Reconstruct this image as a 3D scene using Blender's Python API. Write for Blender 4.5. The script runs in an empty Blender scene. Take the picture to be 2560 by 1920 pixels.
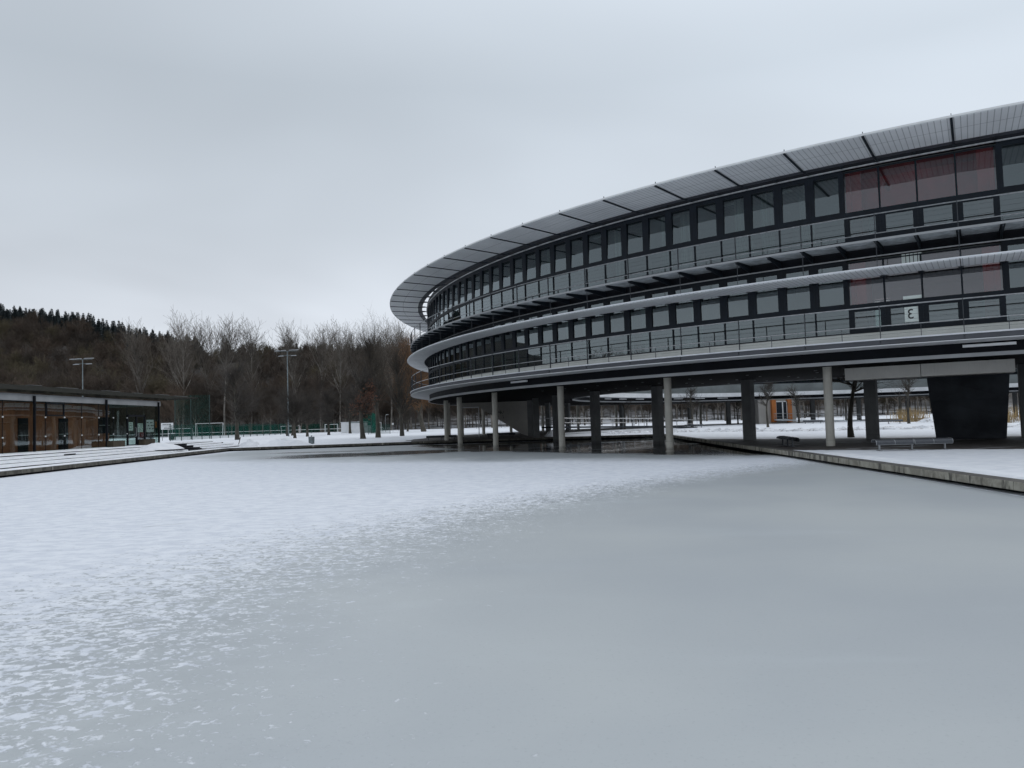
import bpy, bmesh, math, random
import numpy as np
from mathutils import Vector, Matrix
SC = bpy.context.scene
COL = SC.collection
PI = math.pi
rnd = random.Random(7)

# ------------------------------------------------------------------ camera
CAMZ = 1.938
PITCH, ROLL = 0.047658, 0.030577
cam = bpy.data.cameras.new('camera'); cam.lens = 27.22; cam.sensor_width = 36
cam.clip_start = 0.1; cam.clip_end = 5000
co = bpy.data.objects.new('camera', cam); COL.objects.link(co)
s_, c_ = math.sin(PITCH), math.cos(PITCH); sr, cr = math.sin(ROLL), math.cos(ROLL)
U = Vector((0, -s_, c_)); X = Vector((1, 0, 0)); F = Vector((0, c_, s_))
right = X*cr - U*sr; up = U*cr + X*sr
m = Matrix.Identity(4)
for i in range(3):
    m[i][0] = right[i]; m[i][1] = up[i]; m[i][2] = -F[i]
m[2][3] = CAMZ
co.matrix_world = m
SC.camera = co

# ------------------------------------------------------------------ world, sun, exposure
SUN_EL, SUN_AZ = math.radians(38), math.radians(62)      # azimuth clockwise from +Y: right and ahead, behind the cloud
w = bpy.data.worlds.new('World'); SC.world = w; w.use_nodes = True
nt = w.node_tree; nt.nodes.clear()
def nn(t, **k):
    n = nt.nodes.new(t)
    for a, b in k.items(): setattr(n, a, b)
    return n
sky = nn('ShaderNodeTexSky', sky_type='NISHITA'); sky.sun_disc = False
sky.sun_elevation = SUN_EL; sky.sun_rotation = SUN_AZ
bg1 = nn('ShaderNodeBackground'); bg1.inputs[1].default_value = 0.06
nt.links.new(sky.outputs[0], bg1.inputs[0])
geo = nn('ShaderNodeNewGeometry')
sep = nn('ShaderNodeSeparateXYZ'); tc = nn('ShaderNodeTexCoord'); nt.links.new(tc.outputs['Generated'], sep.inputs[0])
def mth(op, a, b=None, c=None):
    n = nn('ShaderNodeMath', operation=op)
    for i, v in enumerate((a, b, c)):
        if v is None: continue
        if isinstance(v, (int, float)): n.inputs[i].default_value = v
        else: nt.links.new(v, n.inputs[i])
    return n.outputs[0]
# cloud sheet: direction projected on a plane high above
zc = mth('MAXIMUM', sep.outputs[2], 0.03)
zc = mth('ADD', zc, 0.12)
px = mth('DIVIDE', sep.outputs[0], zc); py = mth('DIVIDE', sep.outputs[1], zc)
cb = nn('ShaderNodeCombineXYZ'); nt.links.new(px, cb.inputs[0]); nt.links.new(py, cb.inputs[1])
n1 = nn('ShaderNodeTexNoise'); n1.inputs['Scale'].default_value = 0.55; n1.inputs['Detail'].default_value = 3; n1.inputs['Roughness'].default_value = .45
n1.inputs['Distortion'].default_value = .4
nt.links.new(cb.outputs[0], n1.inputs['Vector'])
ramp = nn('ShaderNodeValToRGB')          # base radiance against elevation
el = ramp.color_ramp.elements
el[0].position = 0.0; el[0].color = (.75, .80, .855, 1)
el[1].position = 1.0; el[1].color = (.95, 1.0, 1.08, 1)
for p, c in ((.05, (.745, .79, .85, 1)), (.14, (.655, .70, .765, 1)), (.24, (.55, .60, .66, 1)), (.40, (.485, .54, .60, 1)), (.6, (.62, .68, .75, 1))):
    e = ramp.color_ramp.elements.new(p); e.color = c
nt.links.new(sep.outputs[2], ramp.inputs[0])
# brighter towards the right of the view where the sun sits behind the cloud
sd = (math.cos(SUN_EL)*math.sin(SUN_AZ), math.cos(SUN_EL)*math.cos(SUN_AZ), math.sin(SUN_EL))
dot = nn('ShaderNodeVectorMath', operation='DOT_PRODUCT'); nt.links.new(tc.outputs['Generated'], dot.inputs[0]); dot.inputs[1].default_value = sd
glow = mth('POWER', mth('MAXIMUM', dot.outputs['Value'], 0.0), 3.0)
cl = mth('MULTIPLY_ADD', n1.outputs['Fac'], 0.62, 0.66)
fac = mth('MULTIPLY', cl, mth('MULTIPLY_ADD', glow, 0.42, 0.97))
mul = nn('ShaderNodeVectorMath', operation='SCALE'); nt.links.new(ramp.outputs[0], mul.inputs[0]); nt.links.new(fac, mul.inputs['Scale'])
bg2 = nn('ShaderNodeBackground'); bg2.inputs[1].default_value = 1.17
nt.links.new(mul.outputs[0], bg2.inputs[0])
mix = nn('ShaderNodeMixShader'); mix.inputs[0].default_value = 0.94
nt.links.new(bg1.outputs[0], mix.inputs[1]); nt.links.new(bg2.outputs[0], mix.inputs[2])
out = nn('ShaderNodeOutputWorld'); nt.links.new(mix.outputs[0], out.inputs[0])
sun = bpy.data.lights.new('sun', 'SUN'); sun.energy = 0.5; sun.angle = math.radians(18); sun.color = (1, .97, .93)
so = bpy.data.objects.new('sun', sun); COL.objects.link(so)
so.rotation_euler = Vector(sd).to_track_quat('Z', 'Y').to_euler()
SC.view_settings.view_transform = 'Standard'; SC.view_settings.look = 'None'
SC.view_settings.exposure = 0.0; SC.view_settings.gamma = 1; SC.view_settings.use_curve_mapping = False
SC.cycles.max_bounces = 7; SC.cycles.transparent_max_bounces = 24

# ------------------------------------------------------------------ helpers
class MB:
    """collects shapes for one mesh"""
    def __init__(s): s.v = []; s.f = []; s.mi = []; s.cur = 0
    def add(s, vs, fs, mi=None):
        o = len(s.v); s.v += [tuple(p) for p in vs]; s.f += [tuple(i+o for i in f) for f in fs]
        s.mi += [s.cur if mi is None else mi]*len(fs)
    def box(s, x0, x1, y0, y1, z0, z1, mi=None):
        s.hexa([(x0,y0,z0),(x1,y0,z0),(x1,y1,z0),(x0,y1,z0),(x0,y0,z1),(x1,y0,z1),(x1,y1,z1),(x0,y1,z1)], mi)
    def hexa(s, p, mi=None):
        s.add(p, [(0,3,2,1),(4,5,6,7),(0,1,5,4),(1,2,6,5),(2,3,7,6),(3,0,4,7)], mi)
    def obox(s, c, ux, uy, uz, hx, hy, hz, mi=None):
        c = Vector(c); ux = Vector(ux)*hx; uy = Vector(uy)*hy; uz = Vector(uz)*hz
        s.hexa([c-ux-uy-uz, c+ux-uy-uz, c+ux+uy-uz, c-ux+uy-uz, c-ux-uy+uz, c+ux-uy+uz, c+ux+uy+uz, c-ux+uy+uz], mi)
    def tube(s, pts, r, n=6, mi=None, cap=True):
        pts = [Vector(p) for p in pts]; rr = r if isinstance(r, (list, tuple)) else [r]*len(pts)
        vs = []
        prev = None
        for i, p in enumerate(pts):
            d = (pts[min(i+1, len(pts)-1)] - pts[max(i-1, 0)]).normalized()
            if prev is None:
                a = d.cross(Vector((0,0,1)))
                if a.length < 1e-3: a = d.cross(Vector((1,0,0)))
                a.normalize()
            else:
                a = prev - d*prev.dot(d); a.normalize()
            prev = a; b = d.cross(a)
            for k in range(n):
                t = 2*PI*k/n; vs.append(p + (a*math.cos(t)+b*math.sin(t))*rr[i])
        fs = []
        for i in range(len(pts)-1):
            for k in range(n):
                k2 = (k+1) % n; fs.append((i*n+k, i*n+k2, (i+1)*n+k2, (i+1)*n+k))
        if cap:
            fs.append(tuple(range(n-1, -1, -1))); fs.append(tuple((len(pts)-1)*n+k for k in range(n)))
        s.add(vs, fs, mi)
    def build(s, name, mats, parent=None, smooth=False, bevel=0):
        me = bpy.data.meshes.new(name); me.from_pydata(s.v, [], s.f)
        if not isinstance(mats, (list, tuple)): mats = [mats]
        for m_ in mats: me.materials.append(m_)
        if len(mats) > 1: me.polygons.foreach_set('material_index', s.mi)
        if smooth: me.polygons.foreach_set('use_smooth', [True]*len(me.polygons))
        me.update()
        o = bpy.data.objects.new(name, me); COL.objects.link(o)
        if parent is not None: attach(o, parent)
        if bevel:
            b = o.modifiers.new('bevel', 'BEVEL'); b.width = bevel; b.segments = 2; b.limit_method = 'ANGLE'
        return o
def attach(o, parent):
    """geometry is given in world coordinates: keep it there under a parent that sits elsewhere"""
    o.parent = parent
    if o.type == 'MESH':
        w0 = world_loc(parent)
        o.data.transform(Matrix.Translation(-w0))
def world_loc(o):
    v = Vector(o.location)
    while o.parent is not None:
        o = o.parent; v = v + Vector(o.location)
    return v
def thing(name, loc, label, cat, group=None):
    o = bpy.data.objects.new(name, None); COL.objects.link(o); o.location = loc
    o.empty_display_size = .3
    o['label'] = label; o['category'] = cat
    if group: o['group'] = group
    return o
def tag(o, label=None, cat=None, group=None, kind=None):
    if label: o['label'] = label
    if cat: o['category'] = cat
    if group: o['group'] = group
    if kind: o['kind'] = kind
    return o
def copy_tree(o, loc=None, rz=0, sc=1, label=None, parent=None):
    c = o.copy(); COL.objects.link(c)
    if parent is not None: c.parent = parent
    if loc is not None: c.location = loc; c.rotation_euler = (0, 0, rz); c.scale = (sc,)*3 if isinstance(sc, (int, float)) else sc
    if label: c['label'] = label
    for ch in list(o.children): copy_tree(ch, parent=c)
    return c

# ------------------------------------------------------------------ materials
class NB:
    def __init__(s, name):
        s.m = bpy.data.materials.new(name); s.m.use_nodes = True; s.t = s.m.node_tree; s.t.nodes.clear()
        s.out = s.n('ShaderNodeOutputMaterial')
    def n(s, t, **k):
        n = s.t.nodes.new(t)
        for a, b in k.items(): setattr(n, a, b)
        return n
    def l(s, a, b): s.t.links.new(a, b)
    def put(s, sock, v):
        if isinstance(v, bpy.types.NodeSocket): s.l(v, sock)
        elif isinstance(v, (tuple, list)) and len(v) == 3 and sock.type == 'RGBA': sock.default_value = (*v, 1)
        else: sock.default_value = v
    def math(s, op, a, b=0.0, c=None, clamp=False):
        n = s.n('ShaderNodeMath', operation=op); n.use_clamp = clamp
        s.put(n.inputs[0], a); s.put(n.inputs[1], b)
        if c is not None: s.put(n.inputs[2], c)
        return n.outputs[0]
    def pos(s):
        g = s.n('ShaderNodeNewGeometry'); return g.outputs['Position']
    def obj(s): return s.n('ShaderNodeTexCoord').outputs['Object']
    def xyz(s, v):
        n = s.n('ShaderNodeSeparateXYZ'); s.l(v, n.inputs[0]); return n.outputs
    def comb(s, x, y, z):
        n = s.n('ShaderNodeCombineXYZ')
        for i, v in enumerate((x, y, z)): s.put(n.inputs[i], v)
        return n.outputs[0]
    def noise(s, vec, scale, detail=3, rough=.5, dist=0, stretch=None):
        if stretch:
            mp = s.n('ShaderNodeMapping'); s.l(vec, mp.inputs[0]); mp.inputs['Scale'].default_value = stretch; vec = mp.outputs[0]
        n = s.n('ShaderNodeTexNoise'); s.l(vec, n.inputs['Vector']); n.inputs['Scale'].default_value = scale
        n.inputs['Detail'].default_value = detail; n.inputs['Roughness'].default_value = rough; n.inputs['Distortion'].default_value = dist
        return n.outputs['Fac']
    def ramp(s, f, a, b, lo=0.0, hi=1.0, smooth=True):
        n = s.n('ShaderNodeMapRange'); n.interpolation_type = 'SMOOTHSTEP' if smooth else 'LINEAR'
        s.put(n.inputs[0], f); s.put(n.inputs[1], a); s.put(n.inputs[2], b); s.put(n.inputs[3], lo); s.put(n.inputs[4], hi)
        return n.outputs[0]
    def mix(s, f, a, b):
        n = s.n('ShaderNodeMix', data_type='RGBA'); s.put(n.inputs[0], f); s.put(n.inputs[6], a); s.put(n.inputs[7], b); return n.outputs[2]
    def bump(s, h, strength=.3, dist=.05, normal=None):
        n = s.n('ShaderNodeBump'); s.l(h, n.inputs['Height']); n.inputs['Strength'].default_value = strength; n.inputs['Distance'].default_value = dist
        if normal is not None: s.l(normal, n.inputs['Normal'])
        return n.outputs[0]
    def bsdf(s, color=(.5,.5,.5), rough=.6, metal=0.0, normal=None, spec=None, emis=None, es=0, coat=None):
        b = s.n('ShaderNodeBsdfPrincipled'); s.put(b.inputs['Base Color'], color); s.put(b.inputs['Roughness'], rough); s.put(b.inputs['Metallic'], metal)
        if normal is not None: s.l(normal, b.inputs['Normal'])
        if spec is not None: s.put(b.inputs['Specular IOR Level'], spec)
        if emis: s.put(b.inputs['Emission Color'], emis); s.put(b.inputs['Emission Strength'], es)
        return b.outputs[0]
    def fin(s, sh): s.l(sh, s.out.inputs[0]); return s.m
def simple(name, col, rough=.6, metal=0.0, var=.25, scale=3.0, spec=None, stretch=None, bump=0):
    """colour broken up by a little wear in the material itself"""
    b = NB(name); v = b.obj()
    f = b.noise(v, scale, 5, .6, stretch=stretch)
    c = b.mix(b.ramp(f, .3, .7), tuple(x*(1-var) for x in col), tuple(min(1, x*(1+var)) for x in col))
    nm = b.bump(f, bump, .02) if bump else None
    return b.fin(b.bsdf(c, b.math('MULTIPLY_ADD', f, .2, max(0, rough-.1)), metal, nm, spec))
CX, CY = 48.579, 81.243
def polar(b):
    x, y, z = b.xyz(b.pos())
    dx = b.math('SUBTRACT', x, CX); dy = b.math('SUBTRACT', y, CY)
    r = b.math('SQRT', b.math('ADD', b.math('MULTIPLY', dx, dx), b.math('MULTIPLY', dy, dy)))
    return x, y, z, r

M = {}
M['steel'] = simple('dark_steel', (.014, .019, .026), .5, .0, .25, 2, spec=.2)
M['frame'] = simple('window_frame_paint', (.008, .012, .018), .45, 0, .2, 2, spec=.18)
M['black'] = simple('black_cladding', (.006, .007, .010), .6, 0, .3, .8, spec=.12)
M['wedge'] = simple('stair_block_paint', (.045, .05, .058), .7, 0, .35, .5, spec=.2)
M['rail'] = simple('galvanised_rail', (.30, .31, .32), .35, .6, .2, 6)
M['post'] = simple('painted_post', (.045, .05, .058), .45, .3, .25, 5)
M['grate'] = simple('walkway_grating', (.42, .45, .47), .6, 0, .3, 2.5, stretch=(1, 1, 4))
M['silver'] = simple('silver_trim', (.31, .32, .33), .45, .35, .12, .7)
M['conc_lt'] = simple('pale_soffit_paint', (.68, .69, .70), .75, 0, .10, .6)
M['panel'] = simple('spandrel_panel', (.66, .67, .63), .6, 0, .10, .5)
M['fascia'] = simple('fascia_sheet', (.055, .058, .068), .6, 0, .2, .8)
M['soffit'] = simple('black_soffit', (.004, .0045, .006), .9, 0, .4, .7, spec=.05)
M['white'] = simple('white_metal', (.68, .69, .69), .5, 0, .06, 2)
M['glow'] = simple('tube_cover', (.75, .76, .76), .4, 0, .03, 2)
M['red'] = simple('red_wall_paint', (.34, .03, .03), .7, 0, .2, .6)
M['redceil'] = simple('dark_red_ceiling', (.36, .012, .018), .7, 0, .3, .6)
M['int'] = simple('inside_wall', (.19, .21, .21), .8, 0, .2, .3)
M['intdark'] = simple('inside_floor', (.05, .055, .06), .8, 0, .3, .3)
M['ceil'] = simple('inside_ceiling', (.16, .18, .175), .85, 0, .2, .5)
M['paper'] = simple('white_paper', (.75, .82, .78), .7, 0, .03, 2)
M['ink'] = simple('black_ink', (.01, .01, .01), .6, 0, .1, 2)
M['green'] = simple('green_fence_paint', (.012, .065, .045), .5, 0, .3, 2)
M['dkgreen'] = simple('dark_green_post', (.010, .030, .026), .5, 0, .3, 2)
M['orange'] = simple('orange_panel', (.38, .12, .022), .55, 0, .12, 1)
M['zinc'] = simple('zinc_bin', (.16, .19, .20), .5, .4, .2, 3)
M['dirt'] = simple('brown_planter', (.045, .035, .022), .9, 0, .35, 3)
M['mesh'] = simple('bench_mesh_metal', (.085, .09, .10), .5, .4, .2, 30)
M['dkmesh'] = simple('dark_bench_metal', (.035, .038, .045), .5, .3, .2, 10)
M['bark_pale'] = simple('pale_bark', (.20, .18, .15), .9, 0, .4, 1.5)

def concrete(name, col, stain=.5, scale=.9):
    b = NB(name); v = b.obj()
    f = b.noise(v, scale, 6, .65, .3); g = b.noise(v, 6, 3, .6, 0, (3, 3, .25)); h = b.noise(v, 40, 2)
    c = b.mix(b.ramp(f, .3, .75), tuple(x*(1-stain*.5) for x in col), col)
    c = b.mix(b.math('MULTIPLY', b.ramp(g, .52, .72), stain*.6), c, tuple(x*.45 for x in col))
    x, y, z = b.xyz(b.pos())
    wl = b.ramp(b.math('MULTIPLY_ADD', b.noise(b.pos(), 3, 3), .25, z), .42, .22)
    c = b.mix(b.math('MULTIPLY', wl, .6), c, tuple(x_*.35 for x_ in col))
    lift = b.math('LESS_THAN', b.math('ABSOLUTE', b.math('SUBTRACT', z, .56)), .008)
    c = b.mix(b.math('MULTIPLY', lift, .5), c, tuple(x_*.3 for x_ in col))
    return b.fin(b.bsdf(c, .82, 0, b.bump(h, .2, .01)))
M['concrete'] = concrete('column_concrete', (.52, .50, .445), .35)
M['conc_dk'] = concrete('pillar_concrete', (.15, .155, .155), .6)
M['conc_beam'] = concrete('beam_concrete', (.74, .725, .68), .2)
M['conc_wall'] = concrete('wall_concrete', (.36, .345, .32), .35)
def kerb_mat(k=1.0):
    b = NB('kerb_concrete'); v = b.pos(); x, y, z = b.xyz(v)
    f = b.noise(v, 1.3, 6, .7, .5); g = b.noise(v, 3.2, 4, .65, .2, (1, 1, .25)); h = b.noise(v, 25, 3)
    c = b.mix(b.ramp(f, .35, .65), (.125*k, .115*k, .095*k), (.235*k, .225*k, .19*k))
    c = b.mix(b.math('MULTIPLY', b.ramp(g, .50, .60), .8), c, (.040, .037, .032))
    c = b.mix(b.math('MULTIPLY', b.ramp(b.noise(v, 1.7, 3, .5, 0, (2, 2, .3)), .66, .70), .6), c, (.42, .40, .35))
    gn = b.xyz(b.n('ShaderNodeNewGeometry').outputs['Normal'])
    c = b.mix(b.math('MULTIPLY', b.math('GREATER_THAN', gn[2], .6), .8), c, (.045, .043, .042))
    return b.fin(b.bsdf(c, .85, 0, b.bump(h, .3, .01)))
M['kerb'] = kerb_mat(1.5); M['kerb_shade_damp'] = kerb_mat(.5)  # dark copy of the same concrete: shaded bank faces and damp coloured in

def glass(name, tint=(.50, .56, .56), base=.10, power=4.0, gain=.85, rough=.0):
    b = NB(name)
    lw = b.n('ShaderNodeLayerWeight'); lw.inputs[0].default_value = .5
    f = b.math('MULTIPLY_ADD', b.math('POWER', lw.outputs['Facing'], power), gain, base, True)
    tr = b.n('ShaderNodeBsdfTransparent'); b.put(tr.inputs[0], tint)
    gl = b.n('ShaderNodeBsdfGlossy'); b.put(gl.inputs[0], (.86, .93, .97)); b.put(gl.inputs[1], rough)
    v = b.pos(); w1 = b.noise(v, .55, 1, .4)
    b.l(b.bump(w1, .10, .04), gl.inputs['Normal'])
    ms = b.n('ShaderNodeMixShader'); b.l(f, ms.inputs[0]); b.l(tr.outputs[0], ms.inputs[1]); b.l(gl.outputs[0], ms.inputs[2])
    return b.fin(ms.outputs[0])
M['glass'] = glass('window_glass', (.50, .57, .56), .135)
M['glass_hall'] = glass('hall_glass', (.76, .68, .68), .10)
M['glass_rail'] = glass('clear_panel', (.80, .84, .84), .03, 4, .5)
M['glass_cafe'] = glass('pavilion_glass', (.80, .86, .84), .05, 3.2, .6)

def meshmat(name, col, cover, cell=None):
    """thin wire netting: part of the light goes through"""
    b = NB(name)
    tr = b.n('ShaderNodeBsdfTransparent'); d = b.n('ShaderNodeBsdfDiffuse'); b.put(d.inputs[0], col)
    ms = b.n('ShaderNodeMixShader'); f = cover
    if cell:
        x, y, z = b.xyz(b.pos())
        a = b.math('ADD', b.math('ABSOLUTE', b.math('SINE', b.math('MULTIPLY', z, PI/cell))), 0)
        f = b.math('MULTIPLY_ADD', b.noise(b.pos(), .7, 2), .25, cover-.12, True)
    b.put(ms.inputs[0], f); b.l(tr.outputs[0], ms.inputs[1]); b.l(d.outputs[0], ms.inputs[2])
    return b.fin(ms.outputs[0])
M['net'] = meshmat('green_wire_mesh', (.012, .07, .055), .30, .2)
M['windbreak'] = meshmat('green_windbreak', (.015, .075, .055), .82, .2)
M['nethi'] = meshmat('high_ball_net', (.012, .06, .05), .22, .3)

# sun-shade louvres: fine radial fins
def louvre(name, lo=(.68, .69, .70), hi=(.80, .81, .82), per=14.0):
    b = NB(name); x, y, z, r = polar(b)
    ang = b.math('ARCTAN2', b.math('SUBTRACT', y, CY), b.math('SUBTRACT', x, CX))
    k = b.math('MULTIPLY', ang, 120/(2*PI)*per)
    fr = b.math('FRACT', k)
    gap = b.math('LESS_THAN', fr, .15)
    seam = b.math('LESS_THAN', b.math('ABSOLUTE', b.math('SUBTRACT', r, 59.25)), .018)
    f = b.noise(b.pos(), .35, 4, .6)
    c = b.mix(b.ramp(f, .3, .7), lo, hi)
    c = b.mix(b.math('MULTIPLY', gap, .42), c, (.03, .033, .038))
    c = b.mix(b.math('MULTIPLY', seam, .5), c, (.05, .055, .06))
    return b.fin(b.bsdf(c, .5, 0, spec=.3))
M['louvre'] = louvre('louvre_metal')
M['louvre2'] = louvre('mid_louvre_metal', (.72, .73, .745), (.82, .83, .84))

def snow_ground():
    b = NB('snow_ground'); v = b.pos(); x, y, z, r = polar(b)
    n1 = b.noise(v, .35, 4, .6); n2 = b.noise(v, 2.2, 4, .6); n3 = b.noise(v, 9, 3); n4 = b.noise(v, .09, 3)
    snowc = b.mix(b.ramp(n2, .3, .7), (.66, .685, .725), (.78, .795, .82))
    snowc = b.mix(b.math('MULTIPLY', b.ramp(n4, .45, .7), .35), snowc, (.70, .73, .78))
    # cleared / never snowed on under the ring
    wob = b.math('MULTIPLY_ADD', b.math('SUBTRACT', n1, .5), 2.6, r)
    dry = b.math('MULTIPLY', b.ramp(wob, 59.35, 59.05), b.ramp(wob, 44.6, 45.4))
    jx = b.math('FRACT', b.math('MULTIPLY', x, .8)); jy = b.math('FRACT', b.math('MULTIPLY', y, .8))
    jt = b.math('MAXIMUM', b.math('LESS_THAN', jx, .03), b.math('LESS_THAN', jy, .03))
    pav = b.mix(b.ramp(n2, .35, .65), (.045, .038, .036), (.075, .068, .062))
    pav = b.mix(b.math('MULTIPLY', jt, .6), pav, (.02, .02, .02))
    patch = b.ramp(b.noise(v, .5, 5, .65, .6, (.35, 1.6, 1)), .60, .66)
    pav = b.mix(b.math('MULTIPLY', patch, .55), pav, (.55, .57, .60))
    # litter under the wood
    far = b.ramp(y, 225, 262); lit = b.math('MULTIPLY', far, b.ramp(b.noise(v, .12, 5, .7), .35, .6))
    snowc = b.mix(b.math('MULTIPLY', lit, .75), snowc, (.06, .05, .042))
    c = b.mix(dry, snowc, pav)
    rough = b.mix(dry, (.75,)*3, (.35,)*3)
    h = b.math('ADD', b.math('MULTIPLY', n2, 1.0), b.math('MULTIPLY', n3, .35))
    return b.fin(b.bsdf(c, .7, 0, b.bump(h, .35, .09), .25))
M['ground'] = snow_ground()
def snow_mat(name, dirty=0.0):
    b = NB(name); v = b.pos(); n2 = b.noise(v, 1.8, 4, .6); n3 = b.noise(v, 8, 3); n5 = b.noise(v, 3.1, 5, .7)
    c = b.mix(b.ramp(n2, .3, .7), (.69, .715, .75), (.80, .81, .83))
    if dirty: c = b.mix(b.math('MULTIPLY', b.ramp(n5, .5, .66), dirty), c, (.20, .17, .16))
    return b.fin(b.bsdf(c, .7, 0, b.bump(n3, .3, .05), .25))
M['snow'] = snow_mat('clean_snow'); M['snow_dirty'] = snow_mat('dirty_snow', .8)

def pool_mat():
    b = NB('frozen_pool'); v = b.pos(); x, y, z, r = polar(b)
    dy = b.math('SUBTRACT', y, 5.0)
    xb = b.math('MULTIPLY_ADD', b.math('MULTIPLY', dy, dy), .0258, -3.7)
    sd = b.math('SUBTRACT', xb, x)                      # >0 on the snowy side
    big = b.noise(v, .35, 3, .5)
    # wind blown patches: depth of snow over the ice, broken up at three sizes
    p1 = b.noise(v, 2.2, 4, .6, .4, (.85, 1.05, 1)); p2 = b.noise(v, 9.0, 5, .62, .7, (.85, 1.05, 1)); p3 = b.noise(v, 20, 3, .6, .5)
    tex = b.math('MULTIPLY_ADD', p2, .58, b.math('MULTIPLY_ADD', p1, .13, b.math('MULTIPLY', p3, .29)))
    sdn = b.math('ADD', sd, b.ramp(y, 8.0, 4.8, .5, .9))
    sdn = b.math('MULTIPLY_ADD', b.math('SUBTRACT', big, .5), 1.8, sdn)
    a1 = b.ramp(sdn, -4.0, .4, -1.35, .05, False); a2 = b.ramp(sdn, .4, 5.0, 0, 1.15, False)
    dep = b.math('MULTIPLY_ADD', b.math('SUBTRACT', tex, .5), 8.0, b.math('ADD', a1, a2))
    cov = b.ramp(dep, -.10, .60)
    cov = b.math('MULTIPLY', cov, b.ramp(sdn, -3.5, 1.0, .5, 1.0))
    # snow ends on the far side, towards the ring
    edge = b.math('MULTIPLY_ADD', b.math('SUBTRACT', b.noise(v, .22, 4, .6), .5), 4.5, r)
    lim = b.math('MULTIPLY_ADD', x, -.47, 64.7)
    cov = b.math('MULTIPLY', cov, b.ramp(b.math('SUBTRACT', edge, lim), -1.5, 2.2))
    # left bank keeps its snow
    bank = b.ramp(b.math('ADD', x, b.math('MULTIPLY', b.noise(v, .3, 3), 3)), -21.2, -23.6)
    cov = b.math('MAXIMUM', cov, bank)
    # snow rim along the right kerb
    kx = b.math('SUBTRACT', b.math('MULTIPLY_ADD', y, .055, 10.2), x)
    rim = b.math('MULTIPLY', b.ramp(b.math('MULTIPLY_ADD', b.noise(v, 1.1, 3), .3, kx), .52, .40), b.ramp(y, 29, 25))
    cov = b.math('MAXIMUM', cov, rim)
    # crack in the ice
    ex, ey = 10.83, 10.26; L = math.hypot(ex, ey)
    dl = b.math('ADD', b.math('MULTIPLY', b.math('SUBTRACT', x, -9.41), -ey/L), b.math('MULTIPLY', b.math('SUBTRACT', y, 14.21), ex/L))
    dl = b.math('MULTIPLY_ADD', b.math('SUBTRACT', b.noise(v, .8, 2), .5), .7, dl)
    crack = b.math('MULTIPLY', b.ramp(b.math('ABSOLUTE', dl), .05, .015), b.ramp(b.noise(v, .9, 2, .5), .55, .62))
    cov = b.math('MULTIPLY', cov, b.math('SUBTRACT', 1.0, b.math('MULTIPLY', crack, .6)))
    # open water under the building
    wob = b.math('MULTIPLY_ADD', b.math('SUBTRACT', b.noise(v, .25, 5, .6, 0, (.7, 1.5, 1)), .5), 4.5, r)
    wet = b.ramp(wob, 59.4, 57.2)
    wv = b.math('SUBTRACT', b.noise(v, .30, 4, .6, .3, (.6, 1.3, 1)), .5)
    def lens(x0, x1, yc, sl, th):
        d_ = b.math('ABSOLUTE', b.math('ADD', b.math('SUBTRACT', y, b.math('MULTIPLY_ADD', b.math('SUBTRACT', x, x0), sl, yc)), b.math('MULTIPLY', wv, th*1.6)))
        return b.math('MULTIPLY', b.ramp(d_, th, th*.6), b.math('MULTIPLY', b.ramp(x, x0, x0+5), b.ramp(x, x1, x1-4)))
    st = b.math('MAXIMUM', lens(-19.0, 2, 50.9, .15, 4.6), b.math('MULTIPLY', lens(-22.0, -9, 60.5, -.1, 1.8), .7))
    wet2 = b.math('MAXIMUM', wet, b.math('MULTIPLY', st, .80))
    floe = b.math('MULTIPLY', b.ramp(b.noise(v, .28, 4, .55, 1.2, (.45, 1.6, 1)), .60, .63), .75)
    wet2 = b.math('MULTIPLY', wet2, b.math('SUBTRACT', 1.0, floe))
    icec = b.mix(b.ramp(b.noise(v, .22, 3, .5, .3), .3, .7), (.385, .412, .43), (.44, .465, .47))
    icec = b.mix(b.math('MULTIPLY', b.ramp(b.noise(v, .45, 4, .6, .4, (.45, 1, 1)), .52, .72), .28), icec, (.50, .54, .56))
    icec = b.mix(b.math('MULTIPLY', b.ramp(b.noise(v, 30, 2, .5), .60, .7), .22), icec, (.27, .30, .31))
    icec = b.mix(b.math('MULTIPLY', b.ramp(sd, -3, 1.5), b.ramp(p1, .35, .6, .45, 0)), icec, (.27, .29, .30))
    slush = b.ramp(b.math('SUBTRACT', r, lim), 1.0, -7)
    icec = b.mix(b.math('MULTIPLY', slush, .45), icec, (.25, .275, .29))
    snowc = b.mix(b.ramp(b.noise(v, 3.2, 5, .65, .4, (.7, 1.2, 1)), .36, .62), (.585, .615, .67), (.70, .725, .765))
    c = b.mix(cov, icec, snowc)
    c = b.mix(wet2, c, (.012, .014, .015))
    rg = b.mix(cov, (.42,)*3, (.8,)*3); rg = b.mix(wet2, rg, (.045,)*3)
    rx = b.n('ShaderNodeSeparateColor'); b.l(rg, rx.inputs[0])
    sp = b.mix(cov, (.35,)*3, (.15,)*3); sp = b.mix(wet2, sp, (.5,)*3); sx = b.n('ShaderNodeSeparateColor'); b.l(sp, sx.inputs[0])
    hh = b.math('ADD', b.math('MULTIPLY', cov, 1.0), b.math('MULTIPLY', b.noise(v, 5, 3), .25))
    hh = b.math('MULTIPLY', hh, b.math('SUBTRACT', 1.0, wet2))
    return b.fin(b.bsdf(c, rx.outputs[0], 0, b.bump(hh, .35, .035), sx.outputs[0]))
M['pool'] = pool_mat()

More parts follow.
